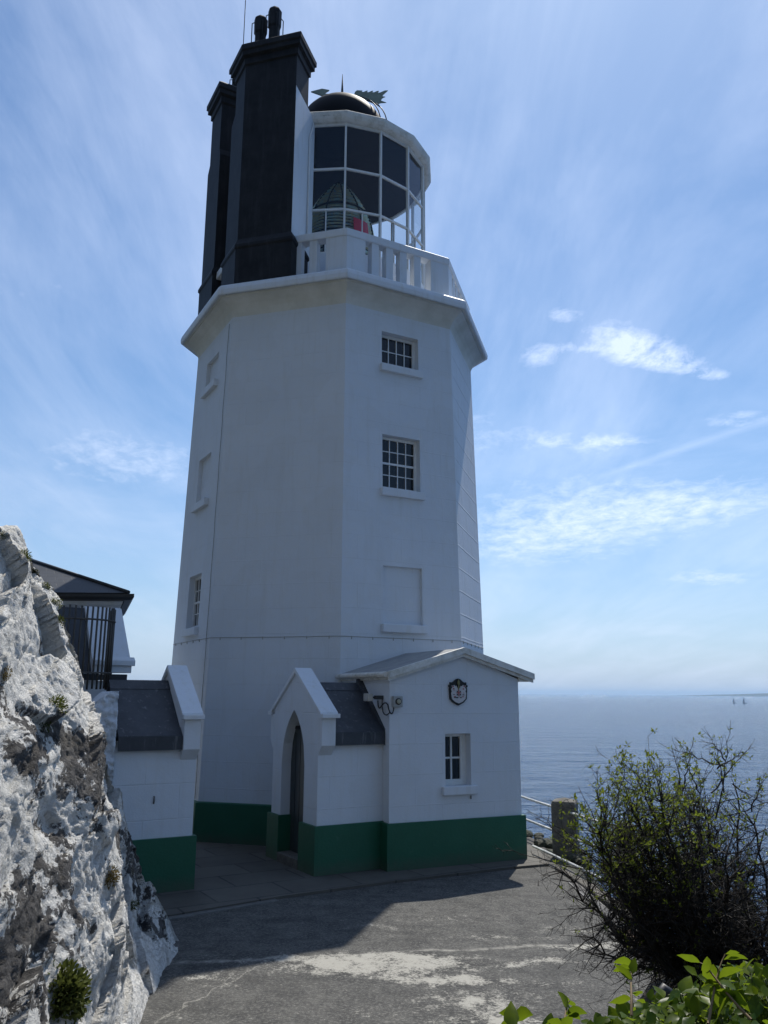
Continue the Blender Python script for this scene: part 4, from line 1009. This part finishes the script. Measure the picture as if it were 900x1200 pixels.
for j in range(NT_):
    for i in range(NV): mb.idx((g[j][i], g[j+1][i], g[j+1][i+1], g[j][i+1]), 0, True)
rock = mb.build('painted_rock_face', ROCK, recalc=False)
rock['kind'] = 'structure'
at_l = rock.data.attributes.new('bare', 'FLOAT', 'POINT'); at_l.data.foreach_set('value', bare)
# apply a real surface lookup for the plants on it
from mathutils.bvhtree import BVHTree
bvh = BVHTree.FromPolygons([v.co.copy() for v in rock.data.vertices], [tuple(p.vertices) for p in rock.data.polygons])

# ------------------------------------------------------------------ foliage helpers
def leaf(mb, p, d, n, l, w, mi=0, curl=.2):
    d = d.normalized(); s = d.cross(n)
    if s.length < 1e-4: s = d.orthogonal()
    s.normalize(); n = s.cross(d)
    if l > .04:      # full outline with a folded midrib
        rows = []
        for f_, wf in ((0, .06), (.14, .30), (.34, .5), (.58, .44), (.80, .24), (1.0, .015)):
            c_ = p+d*l*f_-n*curl*l*f_*f_*.6+s*(.05*l*math.sin(f_*3)); e_ = n*w*(.16+.06*math.sin(f_*9))*wf*2
            rows.append([mb.vert(c_+s*w*wf+e_), mb.vert(c_), mb.vert(c_-s*w*wf+e_)])
        for r0_, r1_ in zip(rows, rows[1:]):
            for k_ in (0, 1): mb.idx((r0_[k_], r0_[k_+1], r1_[k_+1], r1_[k_]), mi, True)
        return
    a = [p, p+d*l*.35+s*w*.5+n*w*.12, p+d*l*.72+s*w*.36+n*w*.05-n*curl*l*.25, p+d*l-n*curl*l*.6, p+d*l*.72-s*w*.36+n*w*.05-n*curl*l*.25, p+d*l*.35-s*w*.5+n*w*.12, p+d*l*.5-n*curl*l*.12]
    ids = [mb.vert(q) for q in a]
    for q in ((0, 1, 6), (1, 2, 6), (2, 3, 6), (3, 4, 6), (4, 5, 6), (5, 0, 6)): mb.idx([ids[k] for k in q], mi, True)
def rv(): 
    while True:
        v = Vector((random.uniform(-1, 1), random.uniform(-1, 1), random.uniform(-1, 1)))
        if .1 < v.length < 1: return v.normalized()
def cushion(px, py, size, mat, label, name='cushion_plant', dense=1.0, flat=.6, Ymax=12):
    d = ray(px, py).normalized(); hit = bvh.ray_cast(Vector((0, 0, EYE)), d)
    for k_ in range(1, 9):
        if hit[0] is None: hit = bvh.ray_cast(Vector((0, 0, EYE)), ray(px-k_*1.5, py+k_*3).normalized())
    if hit[0] is None: return
    p, n_ = hit[0], hit[1]
    if n_.dot(d) > 0: n_ = -n_
    mb = MB()
    for _ in range(int(420*dense)):
        v = rv(); v = (v+n_*.8).normalized(); q = p+v*size*random.uniform(.35, 1)*(1-.0)*Vector((1,1,1)).x - n_*size*.35
        leaf(mb, q, (v+rv()*.7+Z*.3), rv(), size*random.uniform(.16, .3), size*random.uniform(.08, .14))
    o = mb.build(name, mat, recalc=False)
    tag(o, label, 'plant', 'small plants rooted on the painted rock'); return o
cushion(72, 1168, .19, LEAF_MOSS, 'largest green and brown cushion plant at the bottom left of the rock', dense=3.2)
cushion(128, 1027, .085, LEAF_DRY, 'brown dried cushion plant halfway down the white rock', dense=1.3)
cushion(155, 1061, .06, LEAF_MOSS, 'small round green cushion on the rock near its foot')
cushion(68, 826, .085, LEAF_MOSS, 'flat green tuft on the ledge above the dark rock band', dense=.8)
cushion(4, 790, .06, LEAF_DRY, 'yellowish tuft at the left edge of the rock', dense=.6)
cushion(52, 852, .06, LEAF_MOSS, 'sparse green tuft just below the ledge in the dark band', dense=.5)
for (px, py, s_, lb) in ((30, 648, .10, 'green tuft on the upper crest of the rock against the sky'), (40, 668, .07, 'leafy green tuft second from the top of the rock crest'), (54, 684, .08, 'tuft on the rock crest level with the dark roof eaves'), (66, 704, .09, 'yellow green clump on the crest just left of the iron cage'), (72, 718, .10, 'lowest mossy clump on the crest where the cage begins'), (4, 624, .05, 'wispy tuft on the topmost point of the rock')):
    cushion(px, py+3, s_*.6, LEAF_MOSS, lb, 'crest_tuft', dense=.7)

# ------------------------------------------------------------------ thorn bush
TB = thing('thorn_bush', 'dark tangled thorny bush with fresh green leaves at the right edge of the terrace', 'bush', (2.0, 5.0, 1.0))
tw = MB(); lf = MB(); segs = [0]
def inside_bush(p):
    return True
def twig(p, d, ln, r_, depth):
    n = max(2, int(ln/.06)); pts = [p.copy()]; rad = [r_]
    for i in range(n):
        d = (d+rv()*.24+Z*.03).normalized(); p = p+d*ln/n; pts.append(p.copy()); rad.append(max(.0011, r_*(1-(i+1)/n*.75)))
        if depth < 3 and random.random() < (.85 if depth < 2 else .7):
            sd_ = (d*.55+rv()*.9+Z*.12).normalized()
            twig(p, sd_, ln*random.uniform(.3, .6), rad[-1]*.6, depth+1)
        if depth >= 1 and random.random() < .5:   # thorn
            v = (rv()+d*.3).normalized(); q = p+v*random.uniform(.012, .04); tw.tube([p, q], [.0014, .0004], 3, 0, False)
        hgt = (p.z-1.3)/1.0; left = (2.0-p.x)
        if p.x > .95 and depth >= 1 and random.random() < max(.01, min(.34, -.12+.40*hgt+.12*left)):
            for _ in range(random.randint(3, 7)):
                v = (rv()+Z*.5).normalized(); leaf(lf, p+v*.004, v, rv(), random.uniform(.012, .028), random.uniform(.006, .012))
    tw.tube(pts, rad, 4 if r_ > .004 else 3, 0, False); segs[0] += 1
random.seed(11)
roots = [Vector((2.05+random.uniform(-.28, .35), 5.0+random.uniform(-.35, .35), .98)) for _ in range(10)]
tips = [(650, 1005), (690, 960), (700, 925), (715, 930), (730, 905), (745, 885), (765, 895), (790, 905), (800, 890), (815, 880), (850, 870), (870, 900), (885, 920), (900, 880), (930, 900), (950, 960), (700, 1010), (680, 1030), (720, 1050),
        (760, 1000), (800, 960), (840, 960), (780, 1040), (820, 1020), (870, 1000), (900, 1000), (740, 970), (860, 1050), (930, 1040), (720, 990), (750, 1060)]
tips = [(x+12, (y+42 if y < 960 else y+14)+(24 if x > 770 and y < 1000 else 0)) for x, y in tips if not (x > 880 and y < 930)]
for (px, py) in tips + [(x+random.uniform(-12, 25), y+random.uniform(0, 26)) for x, y in tips[2:] if random.random() < .6] + [(x+random.uniform(-30, 30), y+random.uniform(10, 60)) for x, y in tips[2:]]:
    tgt = at(px, py, 5.0+random.uniform(-.5, .55)); r0_ = random.choice(roots)
    L_ = (tgt-r0_).length; side = Vector((tgt.x-r0_.x, tgt.y-r0_.y, 0))
    # sweep outwards first, then up
    c1 = r0_+side*.45+Z*.08; pts = bez(r0_, c1, tgt-Z*.25*L_-side*.1, tgt, 12); 
    pts = [p+rv()*.018 for p in pts]; tw.tube(pts, [.012*(1-.8*i/12)+.002 for i in range(13)], 5, 0, False)
    for i in range(3, 13):
        d = (pts[min(i+1, 12)]-pts[i-1]).normalized()
        for _ in range(5 if i > 3 else 3):
            twig(pts[i], (d*.5+rv()*.85+Z*.05).normalized(), random.uniform(.10, .27)*min(1, L_), .0042, 1)
# a few long bare shoots standing out of the crown
for (a, b_) in (((765, 950), (757, 885)), ((800, 930), (812, 868)), ((835, 930), (880, 872)), ((850, 930), (838, 868)), ((745, 960), (715, 905)), ((880, 950), (897, 905)), ((820, 930), (800, 880)), ((775, 940), (770, 893)), ((840, 960), (857, 845)), ((720, 950), (735, 893)), ((705, 960), (698, 902)), ((770, 930), (722, 888)), ((850, 900), (790, 878)), ((700, 1010), (625, 955)), ((690, 1020), (575, 992)), ((720, 1040), (640, 1092)), ((840, 900), (873, 880)), ((800, 930), (787, 875)), ((860, 920), (892, 940)), ((690, 990), (617, 948)), ((850, 890), (829, 860))):
    Y_ = 4.9+random.uniform(-.3, .3); p, q = at(*a, Y_), at(*b_, Y_+random.uniform(-.2, .2)); d = (q-p); n = 9; pts = [p+d*i/n+rv()*.008 for i in range(n+1)]
    tw.tube(pts, [.004*(1-i/n)+.0010 for i in range(n+1)], 4, 0, False)
    for i in range(1, n): 
        for _ in range(2): twig(pts[i], (d.normalized()*.7+rv()*.7).normalized(), random.uniform(.03, .10), .0016, 3)
tw.build('branches', TWIG, TB, recalc=False); lf.build('foliage', LEAF_BUSH, TB, recalc=False)

# ------------------------------------------------------------------ foreground shrub
FS = thing('glossy_leaved_shrub', 'low shrub with broad shiny green leaves in the bottom right foreground', 'shrub', (.9, 2.2, 1.0))
st = MB(); lv = MB(); random.seed(5)
topl = [(585, 1215), (600, 1205), (625, 1200), (655, 1192), (690, 1182), (730, 1172), (765, 1160), (790, 1140), (820, 1128), (850, 1120), (880, 1112), (905, 1105), (960, 1090), (1040, 1080)]
def hedge_top(px):
    for (a, ya), (b_, yb) in zip(topl, topl[1:]):
        if a <= px <= b_: return ya+(yb-ya)*(px-a)/(b_-a)
    return topl[-1][1] if px > 1000 else 1215
for i in range(1150):
    px = random.uniform(590, 1040); Yd = random.uniform(1.65, 2.75)
    tz = at(px, hedge_top(px)+random.uniform(20, 44), 2.1); 
    base = at(px, 1200, Yd); p = Vector((base.x, base.y, tz.z - (2.1-Yd)*(.0) - abs(Yd-2.1)*.30 - abs(random.gauss(0, .07))))
    if p.z < 1.05: p.z = 1.05
    n = random.randint(4, 8); dirn = (rv()*.5+Z*.9+Vector((-.25, 0, 0))).normalized(); l = random.uniform(.10, .22)
    pts = [p-dirn*l*.9, p-dirn*l*.4, p]; st.tube(pts, [.004, .003, .002], 5, 0, False)
    for k in range(n):
        q = p-dirn*l*.85*k/n; a = k*2.4+i; s_ = dirn.orthogonal().normalized(); s2 = dirn.cross(s_); v = (s_*math.cos(a)+s2*math.sin(a)+dirn*.55).normalized()
        sz = random.choice((random.uniform(.016, .028), random.uniform(.026, .044))); leaf(lv, q+v*.012, v+rv()*.2, dirn+rv()*.3, sz*1.25, sz*.92, curl=random.uniform(.0, .5)); st.tube([q, q+v*.014], .0013, 3, 0, False)
for (a, b_) in (((880, 1195), (820, 1128)), ((740, 1190), (741, 1128)), ((655, 1215), (668, 1172)), ((600, 1210), (603, 1185)), ((830, 1200), (850, 1118))):
    Yd = 1.9; p, q = at(*a, Yd), at(*b_, Yd+.1); st.tube(bez(p, p+(q-p)*.4+rv()*.02, q-(q-p)*.2+rv()*.02, q, 8), [.0035-.0003*i for i in range(9)], 5, 1, False)
    d = (q-p).normalized()
    for k in range(7):
        v = (rv()+d*.5).normalized(); sz = random.uniform(.022, .045); leaf(lv, q-d*.015*k, v, d, sz*1.4, sz*.8, curl=random.uniform(-.1, .4))
lv.build('foliage', LEAF_BIG, FS, recalc=False); st.build('branches', [plain('green_shoot', (.10, .13, .03), .6), STEM], FS, recalc=False)

# ------------------------------------------------------------------ right-hand edge: kerb, drains, posts, rails
mb = MB(); kp = [(3.02, 8.3), (3.06, 9.0), (3.02, 10.2), (2.86, 11.6), (2.75, 12.8), (2.66, 13.55)]
for (x0, y0), (x1, y1) in zip(kp, kp[1:]):
    d = Vector((x1-x0, y1-y0, 0)); l = d.length; d.normalize(); mb.box((x0, y0, TZ-.1), d, Vector((-d.y, d.x, 0)), Z, (0.004, l-.004, -.16, .0, 0, .15))
struct(mb, 'stone_kerb', STONE, bevel=.02)
def strip(p0, p1, w_, z, name, mat, slats, label):
    p0, p1 = Vector((*p0, z)), Vector((*p1, z)); d = (p1-p0); l = d.length; d.normalize(); s_ = Vector((-d.y, d.x, 0)); mb = MB()
    mb.box(p0, d, s_, Z, (0, l, -w_/2, w_/2, -.02, .002), 1); mb.box(p0, d, s_, Z, (0, l, -w_/2-.012, -w_/2, -.02, .012)); mb.box(p0, d, s_, Z, (0, l, w_/2, w_/2+.012, -.02, .012))
    for i in range(slats):
        a = l*(i+.5)/slats; mb.box(p0, d, s_, Z, (a-l/slats*.25, a+l/slats*.25, -w_/2, w_/2, .003, .010))
    tag(mb.build(name, [mat, BLACKVOID]), label, 'drain')
strip((2.72, 12.6), (2.80, 10.3), .10, TZ+.004, 'channel_drain', GREYIRON, 60, 'channel drain grating along the far right kerb behind the bush')
strip((2.78, 10.2), (2.92, 8.3), .13, TZ+.004, 'channel_drain', plain('rusty_grate', (.20, .13, .08), .8), 50, 'rusty channel drain grating at the right edge near the foreground leaves')
strip((-2.62, 10.49), (-1.36, 11.49), .07, TZ+.004, 'channel_drain', plain('steel_grate', (.22, .22, .21), .6), 90, 'narrow steel drain grating along the paving edge beside the rock')
RL = thing('edge_railing', 'white pipe railing on square granite posts along the cliff edge', 'railing', (3.15, 14.7, 0))
posts = [(3.10, 14.72, .84, .20), (3.56, 12.75, .74, .13), (3.62, 10.4, .72, .13), (2.55, 17.4, .75, .16)]
for i, (x, y, h_, w_) in enumerate(posts):
    mb = MB(); o_ = Vector((x, y, 0)); a_ = R(-20); ax = Vector((math.cos(a_), math.sin(a_), 0)); ay = Vector((-ax.y, ax.x, 0))
    c8 = lambda ww, z: [o_+ax*sx*ww+ay*sy*ww+Z*z for sx, sy in ((-1,-1),(1,-1),(1,1),(-1,1))]
    mb.rings([c8(w_, -.8), c8(w_, h_-.05), c8(w_*.93, h_-.01)]); mb.face([*c8(w_*.93, h_-.01)][:2]+[o_+Z*(h_+.04)]); q = c8(w_*.93, h_-.01)
    for k in range(1, 4): mb.face([q[k], q[(k+1)%4], o_+Z*(h_+.04)])
    mb.build('post', STONE, RL, bevel=.008)
for z in (.66, .27):
    for (i, j) in ((3, 0), (0, 1), (1, 2)):
        a, b_ = posts[i], posts[j]; mb = MB(); mb.tube([(a[0], a[1], z), (b_[0], b_[1], z)], .022, 8); mb.build('rail', RAILW, RL)
mb = MB(); mb.tube([(2.52, 14.6, .12), (2.72, 13.8, .11), (2.96, 12.5, .12), (3.2, 11.0, .1)], .022, 8); tag(mb.build('ground_pipe', RAILW), 'thin white pipe lying low along the kerb by the granite post', 'pipe')
mb = MB()
p = at(772, 1200, 3.6); mb.tube([p-Z*1.2, p, p+Vector((.01, 0, .09)), p+Vector((.035, 0, .125)), p+Vector((.065, .0, .11))], [.03, .03, .029, .025, .012], 12); tag(mb.build('rounded_post', DARKIRON), 'dark rounded post end showing above the glossy leaves', 'post')
# loose dark stones and turf on the cliff top beyond the annex
random.seed(21)
for i in range(26):
    f = random.random(); x, y = 2.75+.9*f+random.uniform(-.1, .2), 16.6-5.2*f+random.uniform(-.3, .3)
    if x < edge_x(y)-1.2: continue
    c0 = Vector((x, y, TZ+.02)); s_ = random.uniform(.06, .16); bm = bmesh.new(); bmesh.ops.create_icosphere(bm, subdivisions=2, radius=s_)
    for v in bm.verts: v.co = v.co*(1+.35*noise.noise(v.co*9+Vector((i, 0, 0)))); v.co.z *= .6
    me = bpy.data.meshes.new('edge_stone'); bm.to_mesh(me); bm.free(); me.materials.append(CLIFF); o = bpy.data.objects.new('edge_stone', me); COL.objects.link(o); o.location = c0
    tag(o, 'dark rough stone lying on the cliff top by the railing', 'stone', 'dark stones along the cliff edge')

# ------------------------------------------------------------------ boats
def sailboat(px, sz, label, sails=1):
    d = ray(px, 823); dist = 3000; p = Vector((d.x/d.y*dist, dist, SEAZ))
    th_ = thing('sailing_boat', label, 'boat', p, 'sailing boats on the horizon')
    mb = MB(); k = sz
    mb.rings([[p+Vector((x*k, y*k, z*k)) for x, y, z in ring] for ring in ([(-4, -.3, 0), (0, -1, 0), (4.5, 0, 0), (0, 1, 0), (-4, .3, 0)], [(-4.5, -.8, 1.2), (0, -1.5, 1.1), (5.5, 0, 1.4), (0, 1.5, 1.1), (-4.5, .8, 1.2)])], cap1=True, cap0=True)
    mb.build('hull', plain('boat_hull', (.12, .14, .18), .4), th_)
    mb = MB(); mb.tube([p+Z*1.1*k, p+Z*14*k], .18*k, 6); mb.build('mast', GREYIRON, th_)
    mb = MB(); mb.prism([p+Vector((-.3*k, 0, 2*k)), p+Vector((-4*k, .2*k, 2.2*k)), p+Vector((-.4*k, 0, 13.5*k))], (0, .12, 0)); mb.build('sail', plain('grey_sail', (.5, .53, .56), .8), th_)
sailboat(860.5, 1.35, 'left of the two tiny sailing boats on the horizon'); sailboat(872.5, 1.6, 'right of the two tiny sailing boats, slightly larger, on the horizon')

# ------------------------------------------------------------------ sea air
def haze_fn(t, b, m):
    t.n.remove(b); v = t.new('ShaderNodeVolumePrincipled'); v.inputs['Density'].default_value = HAZE; v.inputs['Color'].default_value = (.52, .74, 1, 1); v.inputs['Anisotropy'].default_value = .2
    t.l.new(v.outputs[0], t.n['Material Output'].inputs['Volume'])
HAZE = 3.0e-5
if HAZE:
    mb = MB(); mb.box((0, 0, 0), X, Y, Z, (-40500, 40500, -2100, 60500, SEAZ-8, 200)); o = mb.build('haze', M('sea_haze', haze_fn)); o['kind'] = 'stuff'
for o in bpy.data.objects:
    if '_o' in o: del o['_o']
